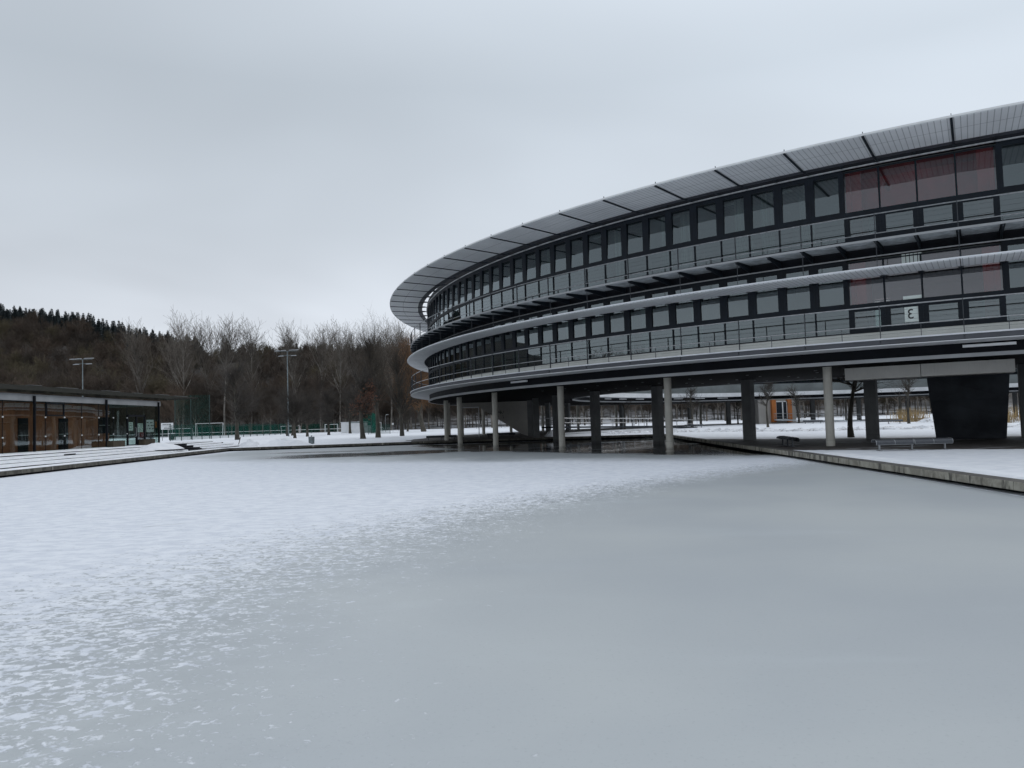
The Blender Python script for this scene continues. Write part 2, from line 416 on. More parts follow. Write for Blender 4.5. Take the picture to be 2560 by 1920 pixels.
def hill_mat():
    b = NB('wooded_slope'); v = b.pos()
    c = b.mix(b.ramp(b.noise(v, .05, 6, .7), .35, .65), (.018, .015, .013), (.040, .032, .026))
    c = b.mix(b.ramp(b.noise(v, .4, 4, .7), .5, .75), c, (.05, .041, .034))
    x, y, z = b.xyz(v)
    sn = b.math('MULTIPLY', b.ramp(y, b.ramp(x, -60, 0, 258, 330), 240), b.ramp(b.noise(v, .12, 5, .7), .42, .56))
    c = b.mix(sn, c, (.6, .62, .65))
    return b.fin(b.bsdf(c, .95))
M['hill'] = hill_mat()
def twig(name, a, b2, scale=.5):
    b = NB(name); v = b.pos()
    oi = b.n('ShaderNodeObjectInfo')
    f = b.noise(v, scale, 2)
    c = b.mix(b.ramp(f, .3, .7), a, b2)
    n = b.n('ShaderNodeHueSaturation'); b.l(c, n.inputs['Color']); b.l(b.math('MULTIPLY_ADD', oi.outputs['Random'], .5, .75), n.inputs['Value'])
    return b.fin(b.bsdf(n.outputs[0], .9))
M['bark'] = twig('tree_bark', (.042, .038, .031), (.085, .076, .06), 1.2)
M['twigs'] = twig('bare_twigs', (.055, .045, .036), (.095, .078, .06))
M['twigs_dk'] = twig('dark_twigs', (.036, .031, .027), (.068, .056, .046))
M['twigs_pop'] = twig('poplar_twigs', (.085, .072, .058), (.145, .125, .105))
M['bark_pop'] = twig('poplar_bark', (.12, .11, .095), (.23, .21, .185), .8)
M['wood_t'] = twig('wood_trunks', (.055, .048, .040), (.17, .15, .125), .25)
M['wood_b'] = twig('wood_branches', (.048, .037, .029), (.112, .080, .057), .06)
M['wood_g'] = twig('olive_branches', (.075, .063, .036), (.13, .105, .06), .06)
M['willow'] = twig('willow_twigs', (.11, .058, .026), (.19, .10, .045), .3)
M['oakleaf'] = twig('dry_oak_leaves', (.15, .065, .04), (.27, .13, .08), .9)
M['conifer'] = twig('spruce_needles', (.010, .017, .020), (.020, .030, .031), .15)

# ------------------------------------------------------------------ ring geometry helpers
A0, D = 4.169, 2*PI/120
def ang(k): return A0 - k*D
def P(R, k, z): a = ang(k); return Vector((CX+R*math.cos(a), CY+R*math.sin(a), z))
def radial(k): a = ang(k); return Vector((math.cos(a), math.sin(a), 0))
def tang(k): a = ang(k); return Vector((math.sin(a), -math.cos(a), 0))     # towards increasing k
def sweep(mb, prof, k0, k1, step=.5, closed=True, mi=None, cap=True):
    """profile [(R,z)...] swept from k0 to k1"""
    n = max(1, int(round((k1-k0)/step))); N = len(prof); vs = []; fs = []
    for i in range(n+1):
        k = k0+(k1-k0)*i/n
        vs += [P(R, k, z) for R, z in prof]
    for i in range(n):
        for j in range(N if closed else N-1):
            j2 = (j+1) % N; fs.append((i*N+j, (i+1)*N+j, (i+1)*N+j2, i*N+j2))
    if cap and closed and abs((k1-k0)-120) > .01:
        fs.append(tuple(range(N))); fs.append(tuple(n*N+j for j in range(N-1, -1, -1)))
    mb.add(vs, fs, mi)
def rect(R0, R1, z0, z1): return [(R0, z0), (R1, z0), (R1, z1), (R0, z1)]

KV0, KV1 = -3, 22         # the stretch the picture shows in detail
ring = thing('ring_building', (CX, CY, .28), 'huge round office block on concrete columns with dark glass storeys and grey sunshade canopies', 'building')
def rp(name, mb, mat, parent=None, smooth=False): return mb.build(name, mat, parent or ring, smooth)

# --- floor plates, dark soffit, beams
for nm, z0, z1 in (('floor_slab', 4.64, 4.9), ('floor_slab', 8.95, 9.28)):
    mb = MB(); sweep(mb, rect(42.5, 56.78, z0, z1), 0, 120, 1); rp(nm, mb, M['intdark'])
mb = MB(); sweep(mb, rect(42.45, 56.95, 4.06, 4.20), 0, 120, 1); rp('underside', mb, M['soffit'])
mb = MB(); sweep(mb, rect(56.6, 56.95, 4.20, 4.64), 0, 120, .5); rp('edge_beam', mb, M['black'])
mb = MB(); sweep(mb, rect(56.95, 57.06, 4.03, 4.19), 0, 120, .5); rp('silver_strip', mb, M['silver'])
mb = MB(); sweep(mb, rect(42.2, 42.6, 4.20, 4.64), 0, 120, 1); rp('edge_beam', mb, M['black'])
mb = MB(); sweep(mb, rect(42.1, 42.2, 4.03, 4.19), 0, 120, 1); rp('silver_strip', mb, M['silver'])
# inner side: pale balcony band
mb = MB(); sweep(mb, rect(40.9, 42.5, 4.64, 4.72), 0, 120, 1); rp('walkway', mb, M['conc_lt'])
mb = MB(); sweep(mb, rect(40.8, 40.9, 4.66, 5.22), 0, 120, 1); rp('balcony_band', mb, M['conc_lt'])
mb = MB(); sweep(mb, rect(42.36, 42.44, 5.22, 6.55), 0, 120, 1); rp('parapet', mb, M['int'])
# --- ceilings, roof
mb = MB(); sweep(mb, rect(42.6, 56.55, 12.92, 13.0), 0, 120, 1); rp('ceiling', mb, M['ceil'])
mb = MB(); sweep(mb, rect(42.6, 56.55, 8.72, 8.78), 0, 120, 1); rp('ceiling', mb, M['ceil'])
mb = MB(); sweep(mb, rect(42.2, 56.96, 13.321, 13.40), 0, 120, 1); rp('roof', mb, M['fascia'])
mb = MB(); sweep(mb, rect(56.55, 56.98, 12.97, 13.32), 0, 120, .5); rp('roof_fascia', mb, M['black'])
mb = MB(); sweep(mb, rect(42.3, 42.6, 12.97, 13.32), 0, 120, 1); rp('roof_fascia', mb, M['black'])
mb = MB(); sweep(mb, rect(56.98, 57.05, 12.90, 12.965), 0, 120, .5); rp('drip_rail', mb, M['rail'])
mb = MB(); sweep(mb, rect(56.98, 57.05, 8.745, 8.80), 0, 120, .5); rp('drip_rail', mb, M['rail'])
mb = MB(); sweep(mb, rect(56.5, 56.96, 8.80, 9.30), 0, 120, .5); rp('floor_band', mb, M['black'])
# pale spandrel strips low on each storey
mb = MB(); sweep(mb, rect(56.86, 56.93, 4.93, 5.42), 0, 120, .5); rp('spandrel', mb, M['panel'])
mb = MB(); sweep(mb, rect(56.86, 56.93, 9.31, 9.60), 0, 120, .5); rp('spandrel', mb, M['conc_lt'])
# --- inside: corridor walls and cross walls
for z0, z1 in ((4.9, 8.72), (9.28, 12.92)):
    mb = MB(); sweep(mb, rect(51.0, 51.2, z0, z1), 1.5, 119.5, .5); rp('corridor_wall', mb, M['int'])
    mb = MB()
    for k in (3.0, 5.0, 6.0, 8.0, 9.0, 11, 13, 14, 16, 18, 20, -2.0):
        mb.obox((P(53.9, k, (z0+z1)/2)), radial(k), tang(k), (0,0,1), 2.7, .06, (z1-z0)/2-.01)
    rp('partition_wall', mb, M['int'])
# stair hall bay: red walls
for z0, z1, cm in ((4.9, 8.72, M['int']), (9.28, 12.92, M['redceil'])):
    mb = MB()
    for k in (1.46, -.44): mb.obox(P(54.6, k, (z0+z1)/2), radial(k), tang(k), (0,0,1), 1.9, .10, (z1-z0)/2-.02)
    for k in (1.36, -.34): mb.obox(P(56.2, k, (z0+z1)/2), radial(k), tang(k), (0,0,1), .12, .22, (z1-z0)/2-.03)
    rp('red_wall', mb, M['red'])
    mb = MB(); sweep(mb, rect(46.5, 46.7, z0, z1), -.5, 1.5, .5); rp('hall_wall', mb, M['red'] if z0 > 9 else M['int'])
mb = MB(); sweep(mb, rect(46.7, 56.5, 12.86, 12.90), -.48, 1.44, .5); rp('red_ceiling', mb, M['redceil'])
mb = MB(); sweep(mb, rect(54.9, 55.0, 11.2, 12.85), -.33, 1.35, .42); rp('red_backing', mb, M['redceil'])  # added panel: stands in for the maroon wall and ceiling behind the glass
mb = MB(); mb.obox(P(53.5, .95, 12.2), radial(.95), tang(.95), (0,0,1), 3, .07, .09); rp('red_beam', mb, M['red'])
# room lights inside: pale tubes under the ceilings
for k in (-1.3, 2.6, 3.6, 4.6, 6.5, 8.5):
    mb = MB(); mb.obox(P(55.6, k, 12.83), radial(k), tang(k), (0,0,1), .09, .55, .04); rp('ceiling_lamp', mb, M['white'])

# --- facade: every window of the stretch in view is a part of its own
def window(k, zb, zt, ztr, sill, wide, hopper=False):
    """one half section: fixed low pane, upper pane in a heavy frame; zb..zt opening, ztr transom"""
    R = 56.9; hw = D*R/4
    c = P(R, k, 0); t = tang(k); r = radial(k); u = Vector((0,0,1))
    f = MB()
    fw = .20 if wide else .035
    def bar(t0, t1, z0, z1, dep=.05, off=0): f.obox(c + t*((t0+t1)/2) + u*((z0+z1)/2) + r*off, t, r, u, (t1-t0)/2, dep, (z1-z0)/2)
    bar(-hw, -hw+fw, ztr+.09, zt, .06); bar(hw-fw, hw, ztr+.09, zt, .06)            # upper jambs
    bar(-hw, -hw+.03, zb, ztr-.09, .045); bar(hw-.03, hw, zb, ztr-.09, .045)        # slim lower mullions
    bar(-hw, hw, ztr-.09, ztr+.09, .065); bar(-hw, hw, zt, zt+(.16 if wide else .05), .06); bar(-hw, hw, zb-.05, zb, .05)
    if wide: bar(-hw+fw, hw-fw, ztr+.09, ztr+.15, .05); bar(-hw+fw, hw-fw, zt-.05, zt, .05)
    if hopper:
        bar(-hw+.03, -hw+.20, zb, ztr-.09, .055); bar(hw-.20, hw-.03, zb, ztr-.09, .055); bar(-hw+.2, hw-.2, zb, zb+.16, .055); bar(-hw+.2, hw-.2, ztr-.24, ztr-.09, .055)
    fo = rp('window', f, M['frame'])
    lean = .040 if zt > 10 else .0
    uz_ = (u - r*lean).normalized(); rn_ = (r + u*lean).normalized()
    g = MB(); g.obox(c + u*((ztr+.09+zt)/2) - r*.012, t, rn_, uz_, hw-fw+.005, .006, (zt-ztr-.09)/2)
    rp('pane', g, M['glass_hall' if hopper else 'glass'], fo)
    g = MB(); g.obox(c + u*((ztr-.09+zb)/2) - r*.01, t, r, u, hw-.032, .006, (ztr-.09-zb)/2)
    rp('pane', g, M['glass'], fo)
    return fo
def storey_windows(zb, zt, ztr, sill):
    i = 0; k = KV0+.25
    while k < KV1:
        hall = -.5 < k < 1.5
        window(k, zb, zt, ztr, sill, not hall, hall)
        k += .5
storey_windows(9.62, 12.76, 10.84, 9.3)
storey_windows(5.44, 8.60, 6.62, 4.9)
# the rest of the outer facade and the inner facade, simple bays
for R, off in ((56.9, 0), (42.5, 0)):
    for zb, zt, ztr in ((9.54, 12.9, 10.84), (5.24 if R < 50 else 5.44, 8.72, 6.62)):
        fb = MB(); k0, k1 = (KV1, 120+KV0) if R > 50 else (0, 120)
        k = k0+.25
        while k < k1:
            for e in (-.25,): fb.obox(P(R, k+e, (zb+zt)/2), tang(k+e), radial(k+e), (0,0,1), .10, .05, (zt-zb)/2)
            k += .5
        sweep(fb, rect(R-.05, R+.05, ztr-.1, ztr+.1), k0, k1, 1); sweep(fb, rect(R-.05, R+.05, zt-.08, zt), k0, k1, 1)
        fo = rp('facade_frame', fb, M['frame'])
        g = MB(); sweep(g, rect(R-.015, R-.005, zb, zt-.08), k0, k1, .5); rp('pane', g, M['glass'], fo)
# --- upper walkway with brackets, railing
mb = MB(); sweep(mb, rect(57.15, 58.62, 9.14, 9.20), 0, 120, .5); rp('walkway', mb, M['grate'])
mb = MB(); sweep(mb, rect(58.62, 58.66, 9.13, 9.23), 0, 120, .5); rp('walkway_edge', mb, M['silver'])
def bracket(k):
    b = MB(); r, t = radial(k), tang(k)
    pts = [(56.97, 8.80), (56.97, 9.138), (58.6, 9.138), (58.6, 9.03), (58.2, 9.0)]
    vs = [P(R, k, z) + t*s*.035 for s in (-1, 1) for R, z in pts]
    n = len(pts)
    b.add(vs, [tuple(range(n)), tuple(range(2*n-1, n-1, -1))]+[(i, i+n, (i+1) % n+n, (i+1) % n) for i in range(n)])
    b.obox(P(57.8, k, 9.125), r, t, (0,0,1), .80, .09, .008)
    return rp('bracket', b, M['steel'])
k = KV0
while k <= KV1: bracket(k); k += .5
def railing(R, zf, ztop, zmid, mat_r, wires, kr, infill=False):
    rl = MB(); 
    def ringtube(z, rad, mi):
        pts = [P(R, kk/2, z) for kk in range(KV0*2, KV1*2+1)]; rl.tube(pts, rad, 6, mi)
    ringtube(ztop, .028, 0); ringtube(zmid, .022, 0)
    for z in wires: ringtube(z, .004, 1)
    ro = rp('railing', rl, [M['rail'], M['steel']])
    for k in range(KV0, KV1+1):
        b = MB(); r, t = radial(k), tang(k)
        b.obox(P(R+.02, k, (zf+ztop)/2), r, t, (0,0,1), .035, .014, (ztop-zf)/2+.03); rp('post', b, M['post'], ro)
        b = MB(); kk = k+.5; b.obox(P(R, kk, (zf+zmid+.0)/2+.0), radial(kk), tang(kk), (0,0,1), .012, .012, (zmid-zf)/2)
        rp('baluster', b, M['post'], ro)
    return ro
railing(58.60, 9.05, 10.30, 9.46, None, (9.66, 9.86, 10.06), 0)
railing(58.62, 4.90, 6.31, 5.47, None, (5.12, 5.68, 5.88, 6.09), 0)
# --- middle sunshade and its hangers
for k in range(KV0, KV1):
    b = MB(); sweep(b, [(57.35, 7.83), (58.93, 7.87), (58.97, 7.90), (58.93, 7.945), (57.35, 7.91)], k+.006, k+.994, .5); rp('sunshade_panel', b, M['louvre2'])
b = MB(); sweep(b, [(57.35, 7.83), (58.97, 7.88), (58.97, 7.94), (57.35, 7.91)], KV1+.01, 120+KV0-.01, 1); rp('sunshade', b, M['louvre2'])
b = MB(); sweep(b, [(58.80, 7.946), (58.975, 7.90), (58.995, 7.93), (58.97, 7.968), (58.80, 7.972)], KV0, 30, .5); rp('snow_edge', b, M['snow'])
b = MB(); kk = KV0
while kk <= KV1:
    b = MB(); b.obox(P(57.15, kk, 7.90), radial(kk), tang(kk), (0,0,1), .24, .10, .09); rp('sunshade_bracket', b, M['steel']); kk += .5
for kk in range(KV0, KV1+1):
    b = MB(); b.tube([P(58.5, kk, 7.93), P(58.5, kk, 9.13)], .016, 5); rp('hanger', b, M['post'])
# --- lower walkway: slab with fascia, pale soffit, snow on the edge
b = MB(); sweep(b, rect(56.97, 58.70, 4.66, 4.86), 0, 120, .5); rp('walkway', b, M['fascia'])
b = MB(); sweep(b, rect(56.97, 58.74, 4.63, 4.66), 0, 120, .5); rp('walkway_soffit', b, M['conc_lt'])
for k in range(KV0, KV1):
    b = MB(); sweep(b, rect(58.70, 58.75, 4.67, 4.87), k*1.0+.01, k+.99, .5); rp('fascia_panel', b, M['fascia'])
b = MB(); sweep(b, [(58.2, 4.862), (58.77, 4.872), (58.79, 4.915), (58.72, 4.94), (58.2, 4.91)], -3, 30, .5); rp('snow_edge', b, M['snow'])
# --- roof canopy: louvre panel per section between radial arms
for k in range(KV0, KV1):
    b = MB(); sweep(b, [(57.88, 12.99), (60.40, 13.14), (60.45, 13.18), (60.40, 13.22), (57.88, 13.07)], k+.012, k+.988, .5); rp('canopy_panel', b, M['louvre'])
b = MB(); sweep(b, [(57.88, 12.99), (60.45, 13.15), (60.45, 13.22), (57.88, 13.07)], KV1+.01, 120+KV0-.01, 1); rp('canopy', b, M['louvre'])
b = MB(); sweep(b, rect(60.45, 60.50, 13.15, 13.235), 0, 120, .5); rp('canopy_edge', b, M['white'])
for k in range(0, 120):
    if not (k <= KV1 or k >= 117): continue
    kk = k if k < 60 else k-120
    b = MB(); r, t = radial(kk), tang(kk)
    vs = [P(R, kk, z)+t*s*.048 for s in (-1, 1) for R, z in ((56.9, 13.0), (57.9, 12.95), (60.46, 13.10), (60.46, 13.25), (57.2, 13.09))]
    b.add(vs, [(0,1,2,3,4), (9,8,7,6,5)]+[(i, i+5, (i+1) % 5+5, (i+1) % 5) for i in range(5)])
    b.obox(P(60.42, kk, 13.27), r, t, (0,0,1), .02, .012, .06)
    rp('canopy_arm', b, M['steel'])
    if kk > 9: continue
    b = MB(); kk += .5; r, t = radial(kk), tang(kk)
    b.obox(P(57.4, kk, 13.05), r, t, (0,0,1), .50, .05, .04); rp('canopy_arm', b, M['steel'])
b = MB(); sweep(b, rect(57.44, 57.86, 13.0, 13.04), 0, 120, .5); rp('canopy_purlin', b, M['fascia'])
# inner canopy (courtyard side)
b = MB(); sweep(b, rect(39.4, 41.6, 13.05, 13.15), 0, 120, 1); rp('canopy', b, M['louvre'])
# --- columns and pillars, each its own part
def column(k, R=55.45, r=.205):
    b = MB(); c = P(R, k, 0); z0 = -.4
    b.tube([(c.x, c.y, z0), (c.x, c.y, .55), (c.x, c.y, .56), (c.x, c.y, 4.06)], [r, r, r*.985, r], 24)
    b.tube([(c.x, c.y, -.02), (c.x, c.y, .03), (c.x, c.y, .06)], [r+.05, r+.03, r+.002], 20)
    rp('column', b, M['concrete'], smooth=False)
def pillar(k, R=46.8, w=.31, d=.52):
    b = MB(); r, t = radial(k), tang(k); c = P(R, k, 1.83)
    b.obox(c, t, r, (0,0,1), w, d*.5, 2.23)
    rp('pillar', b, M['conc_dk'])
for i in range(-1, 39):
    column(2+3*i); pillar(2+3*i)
# lamps on the outer beam, on the inner beam of the far side, and the spots in the soffit
def tube_lamp(R, k, out):
    b = MB(); r, t = radial(k), tang(k)
    b.obox(P(R+out*.06, k, 4.49), r, t, (0,0,1), .05, .95, .055); b.obox(P(R+out*.02, k, 4.49), r, t, (0,0,1), .03, .6, .03)
    rp('tube_lamp', b, M['glow'])
tube_lamp(56.97, -.28, 1); tube_lamp(56.97, 8.8, 1)
for k in (28.0, 30.2, 32.2, 34.2, 36.2, 38.2, 40.2, 42.2): tube_lamp(42.18, k, -1)
for i, (k, R) in enumerate([(k, R) for k in (1.2, 2.5, 3.8, 5.1, 6.4, 7.7, 9.0, 10.3) for R in (44.0, 46.2, 48.4, 50.6, 52.8)]):
    b = MB(); c = P(R+rnd.uniform(-.3, .3), k+rnd.uniform(-.2, .2), 4.045)
    b.tube([c, c+Vector((0,0,.025))], .08, 12); rp('downlight', b, M['zinc'])
# concrete landing beam and stair block under the hall
b = MB()
for k0, k1 in ((-.66, .70), (.71, 1.93)): sweep(b, rect(51.6, 53.0, 3.46, 4.055), k0, k1, .34)
rp('landing_beam', b, M['conc_beam'])
b = MB()
r = radial(.6)
A, B = P(49.6, 1.33-.61, 0), P(49.6, -.61, 0)
tl, tr_ = Vector((21.3, 39.75, 0)), Vector((24.35, 37.85, 0)); bl, br = Vector((22.46, 41.29, 0)), Vector((25.40, 40.02, 0)); back = Vector((1.5, 2.7, 0))
prof = [(0, 3.52), (.33, 2.35), (.66, 1.35), (1.0, .27)]
vs = []
for s, z in prof:
    l = tl.lerp(bl, s); q = tr_.lerp(br, s); l.z = q.z = z; vs += [l, q]
for s, z in prof:
    l = tl.lerp(bl, s)+back; q = tr_.lerp(br, s)+back; l.z = q.z = max(z, .27); vs += [l, q]
fs = []
for i in range(3): fs += [(2*i, 2*i+2, 2*i+3, 2*i+1), (8+2*i, 8+2*i+1, 8+2*i+3, 8+2*i+2), (2*i, 8+2*i, 8+2*i+2, 2*i+2), (2*i+1, 2*i+3, 8+2*i+3, 8+2*i+1)]
fs += [(0, 1, 9, 8), (6, 14, 15, 7)]
b.add(vs, fs); rp('stair_block', b, M['wedge'])
# concrete stair flank with scrawled marks, under the left end
b = MB(); Y = 84.5
pp = [(-5.6, 4.058), (1.75, 4.058), (1.67, .24), (.90, .50), (-3.6, 3.50), (-5.6, 3.62)]
n = len(pp); vs = [(x, Y, z) for x, z in pp]+[(x+.05, Y+.35, z) for x, z in pp]
b.add(vs, [tuple(range(n)), tuple(range(2*n-1, n-1, -1))]+[(i, (i+1) % n, (i+1) % n+n, i+n) for i in range(n)])
fl = rp('stair_flank', b, M['conc_wall'])
b = MB(); g = random.Random(3)
for i in range(22):
    x0 = -2.4+i*.065+g.uniform(-.1, .1); z0 = 2.75+g.uniform(-.2, .2)+.18*math.sin(i*.5)
    x1 = x0+g.uniform(-.16, .16); z1 = z0+g.uniform(-.24, .24)
    b.tube([(x0, Y-.004, z0), ((x0+x1)/2+.04, Y-.004, (z0+z1)/2), (x1, Y-.004, z1)], .022, 4)
rp('graffiti', b, M['ink'], fl)
b = MB(); b.box(-5.62, -3.72, Y-.02, Y+.1, 3.50, 3.60); b.box(-3.78, -3.70, Y-.02, Y+.1, .28, 3.5); rp('passage_frame', b, M['conc_lt'])

# ------------------------------------------------------------------ setting: pool, ground, kerb
pool_poly = [(8.9, -25), (10.2+.055*72.8, 72.8), (-4.0, 73.6), (-25.6, 69.3), (-24.35, 36.0), (-22.0, -25)]
b = MB(); 
b.add([(-40, -40, 0), (40, -40, 0), (40, 90, 0), (-40, 90, 0)], [(0, 1, 2, 3)])
po = b.build('frozen_pool', M['pool']); tag(po, 'frozen pool with patchy snow, bare grey ice and dark open water under the ring building', kind='structure')
gm = bmesh.new()
outer = [(-260, -60), (260, -60), (260, 232), (-260, 232)]
vo = [gm.verts.new((x, y, .28)) for x, y in outer]; vi = [gm.verts.new((x, y, .28)) for x, y in pool_poly]
es = [gm.edges.new((vo[i], vo[(i+1) % 4])) for i in range(4)]+[gm.edges.new((vi[i], vi[(i+1) % len(vi)])) for i in range(len(vi))]
bmesh.ops.triangle_fill(gm, use_beauty=True, edges=es)
for f in gm.faces:
    if f.normal.z < 0: f.normal_flip()
me = bpy.data.meshes.new('snowy_ground'); gm.to_mesh(me); gm.free(); me.materials.append(M['ground'])
go = bpy.data.objects.new('snowy_ground', me); COL.objects.link(go); tag(go, 'snow covered ground and dark paving round the pool', kind='structure')
b = MB(); n = len(pool_poly)
for i in range(n):                         # pool wall, set back under the kerb
    a, c = Vector((*pool_poly[i], 0)), Vector((*pool_poly[(i+1) % n], 0)); b.add([a+Vector((0,0,-.3)), c+Vector((0,0,-.3)), c+Vector((0,0,.279)), a+Vector((0,0,.279))], [(0, 1, 2, 3)])
tag(b.build('pool_wall', M['black']), 'dark wall below the pool kerb', kind='structure')
def kerb(a, c, over, step, name='pool_kerb', label='weathered concrete kerb along the pool', jit=.006):
    a, c = Vector((*a, 0)), Vector((*c, 0)); d = (c-a); L = d.length; d.normalize(); nn_ = Vector((-d.y, d.x, 0))
    b = MB(); s = 0
    while s < L:
        e = min(L, s+step)-.012; off = rnd.uniform(-jit, jit)
        mid = a+d*((s+e)/2)+nn_*(over+off); b.obox(mid+Vector((0,0,.195+off*.5)), d, nn_, (0,0,1), (e-s)/2, .22, .095)
        s += step
    o = b.build(name, M['kerb' if 'right' in label else 'kerb_shade_damp'], bevel=.012); tag(o, label, kind='structure'); return o
pp = pool_poly
kerb(pp[0], pp[1], .12, 2.4, label='concrete kerb on the right bank of the pool')
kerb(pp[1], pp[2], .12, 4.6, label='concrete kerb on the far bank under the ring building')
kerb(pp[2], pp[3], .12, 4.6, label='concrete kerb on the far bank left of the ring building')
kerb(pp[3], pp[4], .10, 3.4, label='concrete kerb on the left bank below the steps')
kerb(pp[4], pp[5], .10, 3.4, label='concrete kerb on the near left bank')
# snow lying on the kerb's back edge
def strip(pts, w, name, z0=.282, h=.05):
    b = MB(); vs = []
    N = len(pts)
    for i, (x, y) in enumerate(pts):
        a = Vector(pts[max(0, i-1)]); c = Vector(pts[min(N-1, i+1)]); d = (c-a).normalized(); nrm = Vector((-d.y, d.x))
        o1 = rnd.uniform(-.05, .05)
        for s, z in ((0+o1, 0), (.06+o1, h), (w*.6, h*1.1), (w, 0)):
            q = Vector((x, y))+nrm*s*(1); vs.append((q.x, q.y, z0+z))
    fs = []
    for i in range(N-1):
        for j in range(3): fs.append((i*4+j, i*4+j+1, (i+1)*4+j+1, (i+1)*4+j))
    b.add(vs, fs); return b.build(name, M['snow'], smooth=True)
lin = lambda a, c, n: [(a[0]+(c[0]-a[0])*i/n, a[1]+(c[1]-a[1])*i/n) for i in range(n+1)]
def back(p, q, off): d = (Vector(q)-Vector(p)).normalized(); nx = Vector((-d.y, d.x)); return tuple(Vector(p)+nx*off), tuple(Vector(q)+nx*off)
a, c = back((9.9, -6), (11.85, 30.2), -.16); tag(strip(lin(c, a, 60), .9, 'snow_bank', .285, .055), 'snow lying behind the right pool kerb', kind='structure')
a, c = back(pp[4], pp[3], .0); tag(strip(lin((-24.3, 12), (-24.35, 36), 30)+lin((-24.38, 37), (-25.62, 69), 50), .9, 'snow_bank', .285, .06), 'snow lying behind the left pool kerb', kind='structure')
a, c = pp[3], (-9.5, 72.4); tag(strip(lin((-25.6, 69.5), (-9.6, 72.7), 40), 1.1, 'snow_bank', .285, .05), 'snow lying behind the far pool kerb', kind='structure')

# ------------------------------------------------------------------ hills
def sm(t): t = min(1, max(0, t)); return t*t*(3-2*t)
def crest(x):
    pts = [(-900, 128), (-560, 100), (-420, 84), (-364, 76), (-318, 70), (-270, 58), (-244, 52), (-221, 46), (-204, 50), (-100, 49), (0, 47), (100, 36), (250, 26), (450, 22), (900, 20)]
    for (x0, h0), (x1, h1) in zip(pts, pts[1:]):
        if x <= x1: return h0+(h1-h0)*max(0, (x-x0)/(x1-x0))
    return pts[-1][1]
def hgt(x, y):
    sc = 550.0/max(200, y)
    h = crest(x*sc)
    t = sm((y-236)/(330))
    side = sm((-x-265)/250)*30*sm((y+100)/200)
    return .28 + max(h*t*(1-.0003*(max(0, y-560))), side*(1-t)+h*t) + .0
vs = []; xs_ = [-1300, -1000]+list(range(-900, 901, 30))+[1000, 1300]; ys_ = [-400, -200, -60, 40, 120, 200]+list(range(232, 700, 18))+[760, 900, 1200]
b = MB()
for y in ys_:
    for x in xs_:
        inside = -258 < x < 258 and y < 231
        vs.append((x, y, (-.6 if inside else hgt(x, y)+(rnd.uniform(-1, 1) if y > 300 else 0))))
NX = len(xs_)
b.add(vs, [(j*NX+i, j*NX+i+1, (j+1)*NX+i+1, (j+1)*NX+i) for j in range(len(ys_)-1) for i in range(NX-1)])
tag(b.build('hillside', M['hill'], smooth=True), 'wooded brown hillside behind the park', kind='structure')

# ------------------------------------------------------------------ trees
def grow(seed, H, trunk_h, r0, nb, spread, up, levels=3, kids=(6, 5), lean=0, droop=0, twist=.25, seglen=None, taper=.0, top=1.0):
    """returns (trunk segs, crown segs) as arrays [x0,y0,z0,x1,y1,z1,r0,r1]"""
    g = random.Random(seed); T = []; C = []
    def rv(s): return Vector((g.gauss(0, s), g.gauss(0, s), g.gauss(0, s)))
    def branch(p, d, L, r, lev):
        n = 4 if lev == 1 else 3
        pts = [p]; rad = [r]
        for i in range(n):
            d = (d + rv(twist*.45) + Vector((0, 0, up*.18 - droop*(.35 if lev > 1 else .12)))).normalized()
            q = pts[-1]+d*(L/n); r2 = r*(1-(i+1)/n*.72)
            (T if lev == 1 and i < 2 and r > r0*.18 else C).append((*pts[-1], *q, rad[-1], r2)); pts.append(q); rad.append(r2)
            if lev < levels:
                m_ = kids[lev-1]
                cnt = m_//n + (1 if g.random() < (m_ % n)/n else 0)
                for _ in range(cnt):
                    f = g.random(); pp_ = pts[-2].lerp(q, f)
                    side = rv(1); side = (side-d*side.dot(d)).normalized()
                    dd = (d*g.uniform(.55, 1.0)+side*g.uniform(.5, .9)).normalized()
                    branch(pp_, dd, L*g.uniform(.38, .6), max(r2*.55, .006), lev+1)
    # trunk
    p = Vector((0, 0, 0)); d = Vector((lean, 0, 1)).normalized(); n = 8; pts = [p]; L = H*top*.8
    for i in range(n):
        d = (d+Vector((g.gauss(0, .04), g.gauss(0, .04), .05))).normalized()
        q = pts[-1]+d*(L/n); f0, f1 = i/n, (i+1)/n
        T.append((*pts[-1], *q, r0*(1-f0*.85)*(1.25 if i == 0 else 1), r0*(1-f1*.85))); pts.append(q)
    for j in range(nb):
        f = g.random()**.8; zf = trunk_h/L + (1-trunk_h/L)*f
        i = min(n-1, int(zf*n)); pp_ = pts[i].lerp(pts[i+1], zf*n-i)
        az = g.uniform(0, 2*PI); tilt = spread*(1-.35*f)
        dd = Vector((math.cos(az)*math.sin(tilt), math.sin(az)*math.sin(tilt), math.cos(tilt)))
        Lb = (H-trunk_h)*(.52-.22*f)*g.uniform(.75, 1.15)*(1 if spread > .6 else .85)
        branch(pp_, dd, Lb, r0*(.42-.25*f), 1)
    return np.array(T), np.array(C)
